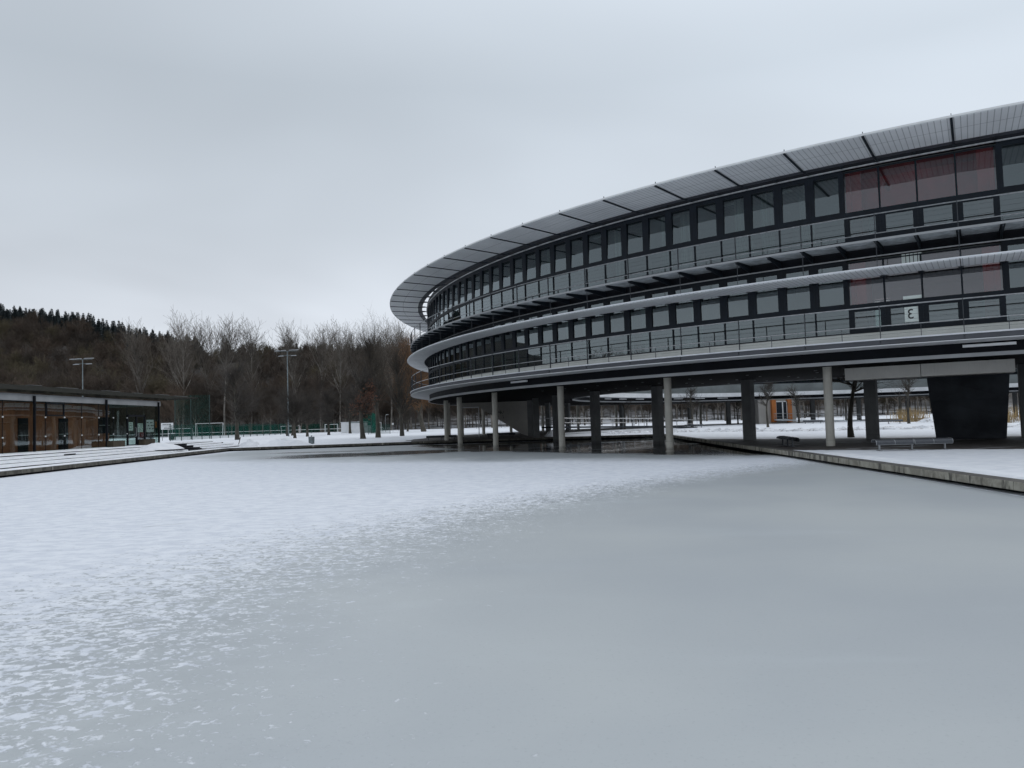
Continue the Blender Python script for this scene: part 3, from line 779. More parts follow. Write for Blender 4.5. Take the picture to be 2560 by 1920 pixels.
def segs_mesh(segs, n=3):
    """prisms for an array of segments"""
    a = segs[:, 0:3]; c = segs[:, 3:6]; d = c-a; ln = np.linalg.norm(d, axis=1, keepdims=True); d = d/np.maximum(ln, 1e-6)
    ref = np.tile(np.array([[0.31, .95, .05]]), (len(a), 1)); u = np.cross(d, ref); u /= np.maximum(np.linalg.norm(u, axis=1, keepdims=True), 1e-6); v = np.cross(d, u)
    V = np.zeros((len(a), 2*n, 3))
    for k in range(n):
        t = 2*PI*k/n; o = u*math.cos(t)+v*math.sin(t)
        V[:, k] = a+o*segs[:, 6:7]; V[:, n+k] = c+o*segs[:, 7:8]
    base = (np.arange(len(a))*2*n)[:, None]
    Fq = np.concatenate([base+np.array([[k, (k+1) % n, n+(k+1) % n, n+k]]) for k in range(n)])
    return V.reshape(-1, 3), Fq
def fast_mesh(name, V, Fq, mats, mi=None, smooth=False):
    me = bpy.data.meshes.new(name); nv = len(V); k = Fq.shape[1]; nf = len(Fq)
    me.vertices.add(nv); me.vertices.foreach_set('co', V.astype(np.float32).ravel())
    me.loops.add(nf*k); me.loops.foreach_set('vertex_index', Fq.astype(np.int32).ravel())
    me.polygons.add(nf); me.polygons.foreach_set('loop_start', (np.arange(nf)*k).astype(np.int32)); me.polygons.foreach_set('loop_total', np.full(nf, k, np.int32))
    for m_ in mats: me.materials.append(m_)
    if mi is not None: me.polygons.foreach_set('material_index', mi.astype(np.int32))
    me.update(calc_edges=True); me.validate(); return me
class TreeKind:
    def __init__(s, name, T, C, bark, twigs, leaves=None, leafmat=None):
        V, Fq = segs_mesh(T, 7); s.tm = fast_mesh(name+'_trunk', V, Fq, [bark]); 
        V, Fq = segs_mesh(C, 3); mi = np.zeros(len(Fq)); mats = [twigs]
        if leaves is not None:
            LV, LF = leaves; Fq = np.concatenate([Fq, LF+len(V)]); V = np.concatenate([V, LV]); mi = np.concatenate([mi, np.ones(len(LF))]); mats = [twigs, leafmat]
        s.cm = fast_mesh(name+'_crown', V, Fq, mats, mi)
    def put(s, name, loc, rz, sc, label, cat='tree', group=None):
        t = thing(name, loc, label, cat, group); t.rotation_euler = (0, 0, rz); t.scale = (sc, sc, sc) if isinstance(sc, (int, float)) else sc
        for nm, me in (('trunk', s.tm), ('crown', s.cm)):
            o = bpy.data.objects.new(nm, me); COL.objects.link(o); o.parent = t
        return t
def leafquads(C, n, size, seed, zmax=1e9, pick=None):
    g = np.random.RandomState(seed); thin = C[C[:, 7] < .03]
    if pick is not None: thin = thin[pick(thin)]
    idx = g.randint(0, len(thin), n); s = thin[idx]; f = g.rand(n, 1); p = s[:, :3]*(1-f)+s[:, 3:6]*f + g.normal(0, .05, (n, 3))
    a = g.normal(0, 1, (n, 3)); a /= np.linalg.norm(a, axis=1, keepdims=True); b_ = np.cross(a, g.normal(0, 1, (n, 3))); b_ /= np.linalg.norm(b_, axis=1, keepdims=True)
    sz = size*g.uniform(.6, 1.3, (n, 1))
    V = np.stack([p-a*sz, p+b_*sz*.6, p+a*sz, p-b_*sz*.6], 1).reshape(-1, 3); Fq = np.arange(n*4).reshape(n, 4)
    return V, Fq
# park trees: lindens and friends
lind = [TreeKind('linden', *grow(11+i, 10, 2.0, .28, 36, 1.12, .55, 3, (14, 9), twist=.3), M['bark'], M['twigs_dk']) for i in range(3)]
tall = [TreeKind('ash', *grow(31+i, 14, 2.6, .30, 26, .62, .9, 3, (13, 8), twist=.22), M['bark'], M['twigs']) for i in range(2)]
park = [(-43.9, 123.3, 1.22, 0, 'round bare tree standing alone left in front of the green sports fence'),
        (-34.2, 121.4, .80, 1, 'small bare tree leaning left, nearest of the cluster left of the bin'),
        (-46.0, 158.0, 1.02, 2, 'small bare tree left of the floodlight mast, close by the green fence'),
        (-46.6, 163.5, .9, 0, 'thin bare tree hidden behind the leaning small tree'),
        (-36.4, 137.0, .85, 1, 'small straight bare tree above and left of the bin'),
        (-36.3, 152.4, .95, 2, 'small forked bare tree between the bin and the white box'),
        (-36.0, 171.0, 1.05, 0, 'bare tree in front of the white equipment box'),
        (-24.0, 176.0, .8, 1, 'slim bare tree right of the willow by the wood edge')]
for i, (x, y, s, v, lb) in enumerate(park):
    lind[v].put('bare_tree', (x, y, .2), i*1.3, s, lb)
for x, y, s, v, lb in ((-17.9, 102.5, 1.05, 0, 'tall bare tree with upright branches right of the brown-leaved oak'),
                       (-15.8, 110.1, .98, 1, 'tall bare tree with upright branches nearest the round building')):
    tall[v].put('bare_tree', (x, y, .2), 1.1+v, s, lb)
T, C = grow(52, 9.5, 2.2, .32, 24, 1.05, .5, 3, (12, 8), lean=-.10, twist=.45)
oak = TreeKind('oak', T, C, M['bark'], M['twigs_dk'], leafquads(C, 2300, .085, 4, pick=lambda t: (t[:, 2] < 5.0+1.6*np.sin(t[:, 0]*1.1+.6)+.8*np.sin(t[:, 1]*2))), M['oakleaf'])
oak.put('oak_tree', (-18.8, 96.9, .2), .2, 1.0, 'spreading oak keeping dry brown leaves on its lower branches')
T, C = grow(61, 19, 3.0, .5, 46, .75, 1.0, 3, (14, 12), lean=-.2, droop=1.1)
wil = TreeKind('willow', T, C, M['bark'], M['willow'])
wil.put('willow_tree', (-18.6, 161, .2), 0, (1, 1, 1.04), 'large orange-brown willow behind the left end of the round building')
# courtyard trees seen under the ring
T, C = grow(71, 6.6, 2.3, .17, 20, 1.15, .25, 3, (9, 7), twist=.5)
yard = [TreeKind('courtyard_tree', T, C, M['bark'], M['twigs_dk']), TreeKind('courtyard_tree', *grow(72, 6.4, 2.6, .15, 22, .95, .5, 3, (10, 7), twist=.4), M['bark'], M['twigs_dk'])]
for i, (x, y, s, v, lb) in enumerate([(20.9, 48.1, 1.06, 0, 'dark courtyard tree with level branches between the front column and the split pillar'),
        (44.4, 87.1, 1.0, 1, 'courtyard tree left of the black stair block'), (30.0, 91.4, .95, 1, 'courtyard tree just right of the broad dark pillar'),
        (43.0, 116.7, .95, 0, 'courtyard tree right of the orange framed door'), (37.1, 128.0, .9, 1, 'small courtyard tree left of the broad dark pillar'),
        (25.8, 112.0, 1.0, 0, 'courtyard tree by the snowy bench right of the second front column'), (15.6, 108.7, 1.0, 1, 'courtyard tree left of the second front column')]):
    yard[v].put('courtyard_tree', (x, y, .25), i*.9, s, lb)
# poplars above the wood
def thick(TC, m): TC[1][:, 6:8] = np.maximum(TC[1][:, 6:8], m); return TC
pop = [TreeKind('poplar', *thick(grow(81+i, 34, 11, .34, 21, .68, 1.1, 3, (9, 5), twist=.25), .026), M['bark_pop'], M['twigs_pop']) for i in range(3)]
ords = ["first","second","third","fourth","fifth","sixth","seventh","eighth","ninth","tenth","eleventh","twelfth","thirteenth","fourteenth"]
pl = [(-113, 238, 38), (-106.5, 244, 37), (-99, 232, 39), (-93, 240, 38), (-85.5, 230, 39.5), (-80.5, 238, 37), (-63.5, 230, 35), (-58, 234, 36.5), (-51.5, 230, 34.5), (-46.3, 236, 34), (-41, 232, 33.5), (-36.2, 230, 34.5), (-31, 236, 35)]
for i, (x, y, h) in enumerate(pl):
    pop[i % 3].put('poplar', (x, y, hgt(x, y)-.4), i*2.1, (h/37.5*.92, h/37.5*.92, h/37.5), 'pale bare poplar rising above the dark wood, %s from the left' % ords[i], 'tree', 'pale poplars rising above the wood')
# the wood: masses of bare trees (stuff) and conifers along the crest (stuff)
def scatter(kinds, places, name, mats, label):
    """merge rotated copies of (V,F,mi) kinds into one mesh"""
    AV, AF, AM = [], [], []; off = 0
    for (x, y, z, s, rz, v, m0) in places:
        V, Fq, mi = kinds[v]; c, s2 = math.cos(rz), math.sin(rz)
        W = np.stack([(V[:, 0]*c-V[:, 1]*s2)*s+x, (V[:, 0]*s2+V[:, 1]*c)*s+y, V[:, 2]*s+z], 1)
        AV.append(W); AF.append(Fq+off); AM.append(mi+np.where(mi > 0, m0, 0)); off += len(V)
    me = fast_mesh(name, np.concatenate(AV), np.concatenate(AF), mats, np.concatenate(AM))
    o = bpy.data.objects.new(name, me); COL.objects.link(o); tag(o, label, kind='stuff'); return o
wk = []
for i in range(5):
    T, C = grow(101+i, 20, 4.0, .20, 30, 1.0, .6, 3, (8, 5), twist=.35)
    C[:, 6:8] = np.maximum(C[:, 6:8], .035)
    V1, F1 = segs_mesh(T, 4); V2, F2 = segs_mesh(C, 3); wk.append((np.concatenate([V1, V2]), np.concatenate([F1, F2+len(V1)]), np.concatenate([np.zeros(len(F1)), np.ones(len(F2))])))
g = random.Random(5)
plc = []
def ok(x, y): return not (x > -262 and y < 238)
tries = 0
while len(plc) < 900 and tries < 19000:
    tries += 1
    y = 238+ (g.random()**1.35)*235; x = g.uniform(-.80, .62)*y
    if x < -.8*y: continue
    if x > -30 and y > 330: continue
    m0 = 1 if g.random() < .22 else 0
    hs = g.uniform(.70, 1.02)*(.82 if x/y > -.42 else 1)
    plc.append((x, y, hgt(x, y)-.3, hs, g.uniform(0, 6.28), g.randrange(5), m0))
scatter(wk, plc, 'bare_woodland', [M['wood_t'], M['wood_b'], M['wood_g']], 'dense brown leafless wood covering the slope')
plc = [(g.uniform(-260, -110)-60, g.uniform(20, 236), .3, g.uniform(.8, 1.1), g.uniform(0, 6.28), g.randrange(5), 0) for _ in range(90)]
scatter(wk, plc, 'bare_woodland', [M['wood_t'], M['wood_b'], M['wood_g']], 'leafless wood left of the sports ground, outside the picture')
# single trunks of the wood's edge
edge = [TreeKind('wood_tree', *thick(grow(121+i, 17, 3.2, .24, 26, .95, .7, 3, (9, 6), twist=.35), .022), M['wood_t'], M['wood_b']) for i in range(4)]
wn = 0
for i in range(86):
    f = (i+.5)/86; y = g.uniform(188, 236) if f > .42 else g.uniform(226, 240); x = (-.50+f*1.12)*y + g.uniform(-1.5, 1.5)
    if x < -30 and y < 225: continue
    wn += 1
    edge[i % 4].put('wood_tree', (x, y, .1), g.uniform(0, 6.28), g.uniform(.75, 1.0), 'bare tree on the wood edge, number %d from the left' % wn, 'tree', 'bare trees along the edge of the wood')
# spruces
def spruce(seed):
    g2 = np.random.RandomState(seed); V = []; Fq = []; H = 20.0
    def quad(p): Fq.append([len(V)+i for i in range(4)]); V.extend(p)
    quad([(-.2, 0, 0), (.2, 0, 0), (.05, 0, H), (-.05, 0, H)])
    lv = 20
    for i in range(lv):
        f = i/lv; z = 1.5+f*(H-1.8); L = (1-f)**.8*4.6+.3; nb = 8
        for j in range(nb):
            a = 2*PI*(j/nb)+g2.uniform(-.3, .3)+i; l = L*g2.uniform(.65, 1.15); dx, dy = math.cos(a), math.sin(a); w_ = l*.26+.1
            dz = -l*.28+f*.5
            quad([(0, 0, z+.25), (dx*l*.55-dy*w_, dy*l*.55+dx*w_, z+dz*.5), (dx*l, dy*l, z+dz+.12), (dx*l*.55+dy*w_, dy*l*.55-dx*w_, z+dz*.5-.2)])
            quad([(0, 0, z+.1), (dx*l*.5, dy*l*.5, z+dz*.4+.1), (dx*l*.9, dy*l*.9, z+dz-.35), (dx*l*.4, dy*l*.4, z+dz*.5-.7)])
    V = np.array(V, float); Fq = np.array(Fq); return V, Fq, np.zeros(len(Fq))
sk = [spruce(i) for i in range(4)]
plc = []
for _ in range(1500):
    y = g.uniform(468, 600); x = g.uniform(-.82, .10)*y
    if x/y > -.40 and y < 500: continue
    s = g.choice((.70, .78, .85, .92, 1.02))*g.uniform(.9, 1.1)*(.58 if x/y > -.40 else 1)
    plc.append((x, y, hgt(x, y)-.5, s, g.uniform(0, 6.28), g.randrange(4), 0))
scatter(sk, plc, 'spruce_forest', [M['conifer']], 'dark spruce forest along the hill crest')

# ------------------------------------------------------------------ glass pavilion on the left
GX = -30.0
pav = thing('glass_pavilion', (GX, 55, .88), 'low glass fronted pavilion with brown wooden walls and a mossy roof on the left bank', 'building')
def pv(name, mb, mat, parent=None): return mb.build(name, mat, parent or pav)
def wood_mat():
    b = NB('brown_wood_panel'); v = b.pos(); f = b.noise(v, 1.6, 5, .6, .4, (1, 1, .25)); f2 = b.noise(v, .6, 3, .5, 0, (1, .5, 2.5))
    c = b.mix(b.ramp(f, .3, .7), (.17, .052, .022), (.29, .096, .038)); c = b.mix(b.math('MULTIPLY', b.ramp(f2, .45, .7), .5), c, (.16, .065, .034))
    return b.fin(b.bsdf(c, .45))
M['wood'] = wood_mat()
def moss_mat():
    b = NB('mossy_roof'); v = b.pos(); f = b.noise(v, 1.2, 6, .7, .3); f2 = b.noise(v, .5, 4, .6, .2, (1, .4, 1))
    c = b.mix(b.ramp(f, .35, .65), (.007, .007, .006), (.024, .023, .017))
    return b.fin(b.bsdf(c, .95, 0, b.bump(f, .8, .1), .05))
M['moss'] = moss_mat()
b = MB(); b.box(GX-.25, GX+.02, 15, 65.9, 4.10, 4.52); pv('fascia', b, M['silver'])
b = MB()
vs = [(GX-.3, 15, 4.53), (GX+.25, 15, 4.53), (GX+.25, 66.4, 4.60), (-42.5, 105.0, 6.22), (-44, 15, 6.3)]
b.add([Vector(v)+Vector((0, 0, dz)) for dz in (0, .16) for v in vs], [(0, 4, 3, 2, 1), (5, 6, 7, 8, 9)]+[(i, (i+1) % 5, (i+1) % 5+5, i+5) for i in range(5)])
pv('roof', b, M['moss'])
for i in range(13):
    b = MB(); y = 26+i*6.2+rnd.uniform(-1, 1); xx = -42.6-rnd.uniform(0, .5)
    b.obox((xx, y, 6.42), (0, 1, 0), (1, 0, 0), (0, 0, 1), rnd.uniform(.8, 1.7), .25, .03)
    pv('roof_slat', b, M['conc_dk'])
# inner box clad in wood, behind the glass
b = MB(); b.box(-37, -30.7, 15, 58.9, .90, 4.08); pv('wood_wall', b, M['wood'])
b = MB(); b.box(-38.5, -37.2, 58.9, 65.5, .9, 4.08); pv('back_wall', b, M['int'])
b = MB(); b.box(-38.5, -31.3, 15, 65.6, 4.10, 4.2); pv('ceiling', b, M['ceil'])
for y0, y1, z0, z1 in ((48.0, 49.0, .9, 3.05), (52.3, 53.4, .9, 3.05), (57.3, 58.9, 1.95, 3.15), (44.0, 45.6, .9, 3.05), (40, 41, .9, 3.05)):
    b = MB(); b.box(-30.76, -30.66, y0, y1, z0, z1); d_ = pv('dark_opening', b, M['black'])
    b = MB(); b.box(-30.66, -30.64, y0, y1, (z0+z1)/2-.02, (z0+z1)/2+.02); pv('crossbar', b, M['silver'], d_)
# glass skin: panes, slim joints with point fixings
js = [16, 20.1, 24.2, 28.3, 32.4, 36.5, 41.0, 45.5, 49.68, 51.79, 53.87, 56.08, 58.12, 60.2]
for y0, y1 in zip(js, js[1:]):
    b = MB(); b.box(GX-.012, GX, y0+.015, y1-.015, .90, 4.09); p_ = pv('glass_panel', b, M['glass_cafe'])
    b = MB(); b.box(GX-.01, GX+.02, y1-.014, y1+.014, .90, 4.09); pv('joint', b, M['black'], p_)
    b = MB()
    for z in (1.86, 3.09): b.tube([(GX, y1, z), (GX+.05, y1, z)], .045, 10)
    pv('fixing', b, M['white'], p_)
b = MB(); b.box(GX-.012, GX, 63.15, 65.8, .90, 4.09); pv('glass_panel', b, M['glass_cafe'])
b = MB(); b.box(GX-.012, GX, 60.2, 63.15, 3.34, 4.09); pv('glass_panel', b, M['glass_cafe'])
b = MB(); b.box(-38, GX, 65.82, 65.84, .90, 4.09); pv('glass_panel', b, M['glass_cafe'])
for y in (48.4, 57.0, 65.4, 39.8, 31.2):
    b = MB(); b.box(GX+.04, GX+.16, y-.06, y+.06, .88, 4.42); pv('steel_post', b, M['black'])
b = MB(); y0, y1, z0, z1 = 49.75, 51.75, 3.22, 3.98
for a_ in ((y0, y1, z0-.05, z0+.04), (y0, y1, z1-.04, z1+.05), (y0, y0+.09, z0, z1), (y1-.09, y1, z0, z1)): b.box(GX-.03, GX+.04, *a_)
pv('top_window', b, M['black'])
# entrance doors
b = MB()
for a_ in ((60.2, 60.36, .88, 3.34), (62.98, 63.15, .88, 3.34), (61.62, 61.80, .88, 3.20), (60.2, 63.15, 3.18, 3.34), (60.36, 62.98, .88, 1.0)): b.box(GX-.05, GX+.05, *a_)
df = pv('door_frame', b, M['black'])
for y0, y1 in ((60.37, 61.61), (61.81, 62.97)):
    b = MB(); b.box(GX-.01, GX+.01, y0, y1, 1.0, 3.18); dr = pv('door', b, M['glass_cafe'])
    b = MB(); b.tube([(GX+.03, y1-.12 if y0 < 61 else y0+.12, 1.6), (GX+.09, y1-.12 if y0 < 61 else y0+.12, 1.65), (GX+.09, y1-.12 if y0 < 61 else y0+.12, 2.3), (GX+.03, y1-.12 if y0 < 61 else y0+.12, 2.35)], .02, 6); pv('handle', b, M['rail'], dr)
def flat(name, loc, box_, mat, label, cat, group=None):
    b = MB(); b.box(*box_); o = b.build(name, mat); tag(o, label, cat, group); return o
def poster(name, y0, y1, z0, z1, lines, label, x=GX-.03, mat='paper', seed=1):
    t = thing(name, (x, (y0+y1)/2, z0), label, 'poster')
    b = MB(); b.box(x-.012, x, y0, y1, z0, z1); b.build('sheet', M[mat], t)
    g3 = random.Random(seed); b = MB(); dz = (z1-z0)/(lines+1)
    for i in range(lines):
        z = z1-dz*(i+.9); yy = y0+.06
        while yy < y1-.12:
            w_ = g3.uniform(.05, .16)
            if g3.random() < .8: b.box(x+.001, x+.004, yy, min(yy+w_, y1-.05), z-dz*.25, z+dz*.2)
            yy += w_+.05
    b.build('print', M['ink'], t); return t
poster('poster', 61.86, 62.85, 1.95, 2.65, 6, 'white notice with black print on the right pavilion door leaf', seed=2)
poster('poster', 60.55, 61.2, 2.1, 2.75, 4, 'small pale notice on the left pavilion door leaf', seed=3)
poster('poster', 63.6, 64.9, 1.95, 2.95, 3, 'large grey notice board behind the glass right of the pavilion doors', mat='conc_lt', seed=4, x=GX-.1)
poster('poster', 65.0, 65.3, 2.3, 2.8, 3, 'small brown paper notice beside the last pavilion post', mat='orange', seed=5)
b = MB(); b.tube([(GX-.5, 63.6, 1.55), (GX-.5, 63.6, 1.95)], [.26, .2], 14); b.tube([(GX-.5, 63.6, .9), (GX-.5, 63.6, 1.55)], [.06, .06], 8)
tag(b.build('red_stool', M['red'], smooth=False), 'red round seat behind the glass right of the pavilion doors', 'stool')
b = MB(); b.box(GX-1.2, GX-.3, 64.0, 65.3, .9, 1.75); tag(b.build('counter', M['frame']), 'dark low counter behind the glass at the pavilion corner', 'counter')
for y0, y1, lb in ((56.6, 58.3, 'brown wooden planter box in front of the pavilion glass left of the doors'), (61.4, 63.2, 'mossy brown planter box in front of the right pavilion door')):
    t = thing('planter', (GX+.6, (y0+y1)/2, .9), lb, 'planter')
    b = MB(); b.box(GX+.32, GX+.80, y0, y1, .9, 1.36); b.build('box', M['dirt'], t, bevel=.01)
    b = MB(); b.box(GX+.36, GX+.76, y0+.05, y1-.05, 1.3, 1.375); b.build('soil', M['moss'], t)
# terrace: snow covered seating steps down to the kerb
def steps(y0, y1, name, label, xo=0.0, n=4, hole=()):
    b = MB()
    for i in range(n):
        x1 = -25.75-1.0*i+xo; z1 = .28+.15*(i+1)
        yy = y0; 
        b.box(x1-(1.02 if i < n-1 else 1.6), x1, y0, y1-.35*i*0, z1-.15-.01, z1, 0)
        # snow cap with ragged front edge, leaving bits of the riser bare
        N = int((y1-y0)/.5); vs = []
        xb = x1-(1.0 if i < n-1 else 1.6)
        for j in range(N+1):
            y = y0+(y1-y0)*j/N; ed = x1+.055+.02*math.sin(y*.9+i*2)+rnd.uniform(-.012, .012)
            bare = (math.sin(y*.21+i*2.1)+math.sin(y*.9+i*4)) > 1.86
            zf = z1-.09 if not bare else z1-.005
            if bare: ed = x1-.12
            vs += [(ed, y, z1-(.052 if i == 3 else .068 if i % 2 else .074)+.006*math.sin(y*.23+i*1.7)+.005*math.sin(y*1.1+i) if not bare else zf), (ed-.03, y, z1+.03), (xb, y, z1+.055)]
        b.add(vs, [(j*3+q, (j+1)*3+q, (j+1)*3+q+1, j*3+q+1) for j in range(N) for q in range(2)], 1)
    o = b.build(name, [M['black'], M['snow']]); tag(o, label, 'steps'); return o
steps(12, 61.3, 'seating_steps', 'long snow covered seating steps in front of the glass pavilion')
steps(66.2, 76.5, 'seating_steps', 'short snow covered seating steps beyond the dark stairs', -.9)
b = MB()
for i in range(4): b.box(-25.9-.55*i-.6, -25.9-.55*i, 62.0, 65.4, .285, .28+.15*(i+1)-.02)
tag(b.build('stairs', M['black']), 'dark wet stairs cleared of snow between the two seating terraces', 'stairs')
b = MB(); b.box(-46, -29.0, 10, 66.3, .2, .882); tag(b.build('pavilion_terrace', M['snow']), 'raised snowy terrace carrying the pavilion', kind='structure')
def heap(name, x, y, z, rx, ry, h, label, mat='snow', seed=0, n=18, rough=.3):
    g4 = random.Random(seed); vs = []; fs = []; R_ = 7
    ph = [g4.uniform(0, 6) for _ in range(6)]
    for i in range(R_+1):
        f = i/R_
        for j in range(n):
            a = 2*PI*j/n; k = 1+rough*.5*math.sin(3*a+ph[0])+rough*.4*math.sin(5*a+ph[1])
            zz = h*(1-f*f)*(1+rough*math.sin(4*f*3+ph[2]+2*a)*.6+g4.uniform(-rough, rough)*.4)
            vs.append((x+rx*f*k*math.cos(a), y+ry*f*k*math.sin(a), z+(zz if i < R_ else -.02)))
    for i in range(R_):
        for j in range(n): fs.append((i*n+j, (i+1)*n+j, (i+1)*n+(j+1) % n, i*n+(j+1) % n))
    b = MB(); b.add(vs, fs); o = b.build(name, M[mat], smooth=True); tag(o, label, 'snow pile'); return o
heap('snow_pile', -27.3, 59.6, .6, 1.7, 2.1, .48, 'smooth drift of snow beside the dark stairs', seed=1, rough=.1)
heap('snow_pile', -25.0, 73.5, .27, 1.0, .9, .55, 'small lumpy snow pile left of the bin near the pool corner', seed=2)
heap('snow_pile', -22.0, 74.0, .27, 2.6, 1.2, .55, 'wide lumpy snow pile behind the far kerb left of the bin', seed=3)
heap('snow_pile', 3.9, 77.3, .27, .9, .6, .55, 'small pile of snow beside the pillar under the ring', seed=4)
# ridges of shovelled dirty snow across the courtyard
def ridge(name, pts, wd, h, label, seed):
    g5 = random.Random(seed); vs = []; N = 70; q = 6
    for i in range(N+1):
        f = i/N*(len(pts)-1); k = min(int(f), len(pts)-2); t = f-k
        x = pts[k][0]*(1-t)+pts[k+1][0]*t; y = pts[k][1]*(1-t)+pts[k+1][1]*t
        dx = pts[k+1][0]-pts[k][0]; dy = pts[k+1][1]-pts[k][1]; L = math.hypot(dx, dy); nx, ny = -dy/L, dx/L
        hh = h*(.55+.6*abs(math.sin(i*.6+seed))*g5.random()+.3*g5.random())
        for j in range(q+1):
            s = j/q*2-1; o_ = s*wd*(1+g5.uniform(-.2, .2)); z = .27+hh*(1-s*s)*(1+g5.uniform(-.45, .45)) if 0 < j < q else .26
            vs.append((x+nx*o_, y+ny*o_, z))
    fs = [(i*(q+1)+j, (i+1)*(q+1)+j, (i+1)*(q+1)+j+1, i*(q+1)+j+1) for i in range(N) for j in range(q)]
    b = MB(); b.add(vs, fs); o = b.build(name, M['snow_dirty'], smooth=False); tag(o, label, kind='stuff'); return o
ridge('snow_ridge', [(10, 82), (15, 80.5), (19, 76.5), (22.5, 72)], .9, .24, 'lumpy grey ridge of shovelled snow in the courtyard, left part', 1)
ridge('snow_ridge', [(22, 72), (26, 66.5), (30, 65), (38, 60), (44, 55)], .8, .24, 'lumpy grey ridge of shovelled snow in the courtyard, right part', 2)
ridge('snow_ridge', [(55, 101), (48, 90), (50, 76), (47, 66)], 1.3, .38, 'heaped snow at the back of the courtyard', 3)

# ------------------------------------------------------------------ benches
def bench(name, L, label, metal, loc, rz, seats=2, group=None):
    t = thing(name, (0, 0, 0), label, 'bench', group); W = .26
    prof = [(-.25, .25), (-.28, .29), (-.285, .35), (-.24, .42), (-.12, .45), (.12, .45), (.24, .42), (.27, .35)]
    for s in range(seats):
        x0 = -L/2+s*L/seats+.02; x1 = x0+L/seats-.04
        b = MB(); n = 24
        vs = []
        for x in (x0, x1): vs += [(x, y, z) for y, z in prof]
        N = len(prof); b.add(vs, [(i, i+1, N+i+1, N+i) for i in range(N-1)])
        b.add([Vector(v)-Vector((0, 0, .012)) for v in vs], [(i, N+i, N+i+1, i+1) for i in range(N-1)])
        so_ = b.build('seat', metal[1], t)
        b = MB(); 
        loop = [(x0, y, z) for y, z in prof]+[(x1, y, z) for y, z in reversed(prof)]; b.tube(loop+[loop[0]], .014, 6)
        xm = (x0+x1)/2; b.tube([(xm, y, z+.003) for y, z in prof], .012, 6)
        b.build('seat_frame', metal[0], so_)
    for x in ([-L/2+.22, 0, L/2-.22] if seats > 1 else [-L/2+.2, L/2-.2]):
        b = MB(); b.box(x-.03, x+.03, -.03, .03, .02, .40); b.box(x-.05, x+.05, -.22, .22, 0, .018); b.box(x-.025, x+.025, -.2, .2, .36, .40); b.build('leg', metal[0], t)
    t.location = loc; t.rotation_euler = (0, 0, rz); return t
bench('bench', 2.95, 'pale wire mesh bench standing on the snow of the right bank', (M['rail'], M['mesh']), (15.95, 31.15, .285), -.10)
bench('bench', 3.1, 'dark mesh bench seen end-on between two pillars on the dry paving', (M['post'], M['dkmesh']), (13.6, 38.6, .285), 1.407)
bench('bench', 3.0, 'dark bench on the far kerb at the left end of the ring', (M['post'], M['dkmesh']), (-7.1, 76.4, .285), .1)
bench('bench', 3.0, 'dark bench under the ring in front of the graffiti wall', (M['post'], M['dkmesh']), (-1.3, 80.6, .285), .05)
bench('bench', 2.4, 'snowy bench in the courtyard beside the second front column', (M['post'], M['mesh']), (24.2, 104, .285), -.1)
bench('bench', 2.6, 'courtyard bench in front of the wooden ramp', (M['post'], M['mesh']), (42.5, 110.0, .285), 0)
bench('bench', 3.2, 'courtyard bench left of the black stair block', (M['post'], M['mesh']), (43.3, 89.5, .285), .1)
# litter bin
t = thing('litter_bin', (-19.8, 76.0, .28), 'grey cylindrical litter bin standing in the snow by the far kerb', 'bin')
b = MB(); b.tube([(-19.8, 76, .30), (-19.8, 76, .95)], [.27, .30], 18); b.build('body', M['zinc'], t)
b = MB(); b.tube([(-19.8, 76, .95), (-19.8, 76, 1.0)], [.31, .24], 18); b.tube([(-19.8, 76, 1.0), (-19.8, 76, 1.12)], [.05, .05], 8); b.build('lid', M['zinc'], t)

# ------------------------------------------------------------------ paper signs and the mirrored 3 in the hall window
t = thing('number_sign', P(56.6, .55, 5.6), 'pale sheet with a mirrored black number 3 stuck on the lower hall window', 'sign')
c = P(56.915, .55, 0); tt, rr, uz = tang(.55), radial(.55), Vector((0, 0, 1))
def sheet(mb, s0, s1, z0, z1, off=0.0): mb.obox(c+tt*((s0+s1)/2)+uz*((z0+z1)/2)+rr*off, tt, rr, uz, abs(s1-s0)/2, .005, (z1-z0)/2)
b = MB(); sheet(b, -.18, .62, 6.60, 6.86); sheet(b, .0, .59, 5.72, 6.42) ; sheet(b, -.20, -.005, 5.98, 6.42); b.build('sheet', M['paper'], t)
fc = bpy.data.curves.new('digit', 'FONT'); fc.body = '3'; fc.size = .60; fc.extrude = .003; fc.align_x = 'CENTER'
fo = bpy.data.objects.new('digit', fc); COL.objects.link(fo)
dg = bpy.context.evaluated_depsgraph_get(); me = bpy.data.meshes.new_from_object(fo.evaluated_get(dg)); bpy.data.objects.remove(fo)
o = bpy.data.objects.new('digit', me); COL.objects.link(o); me.materials.append(M['ink'])
# local x runs towards increasing k so the digit reads reversed from outside
base = c+tt*.36+uz*5.86+rr*.012
mm = Matrix.Identity(4)
for i in range(3): mm[i][0] = tt[i]; mm[i][1] = uz[i]; mm[i][2] = rr[i]; mm[i][3] = base[i]
me.transform(mm); attach(o, t)
t = thing('window_poster', P(56.6, .62, 8.1), 'pale striped sheet stuck on the hall window above the middle sunshade', 'poster')
b = MB(); sheet(b, -.19, .59, 8.18, 8.71); b.build('sheet', M['paper'], t)
b = MB()
for s in (-.03, .13, .28, .43): sheet(b, s-.012, s+.012, 8.18, 8.71, .01)
b.build('stripe', M['ink'], t)
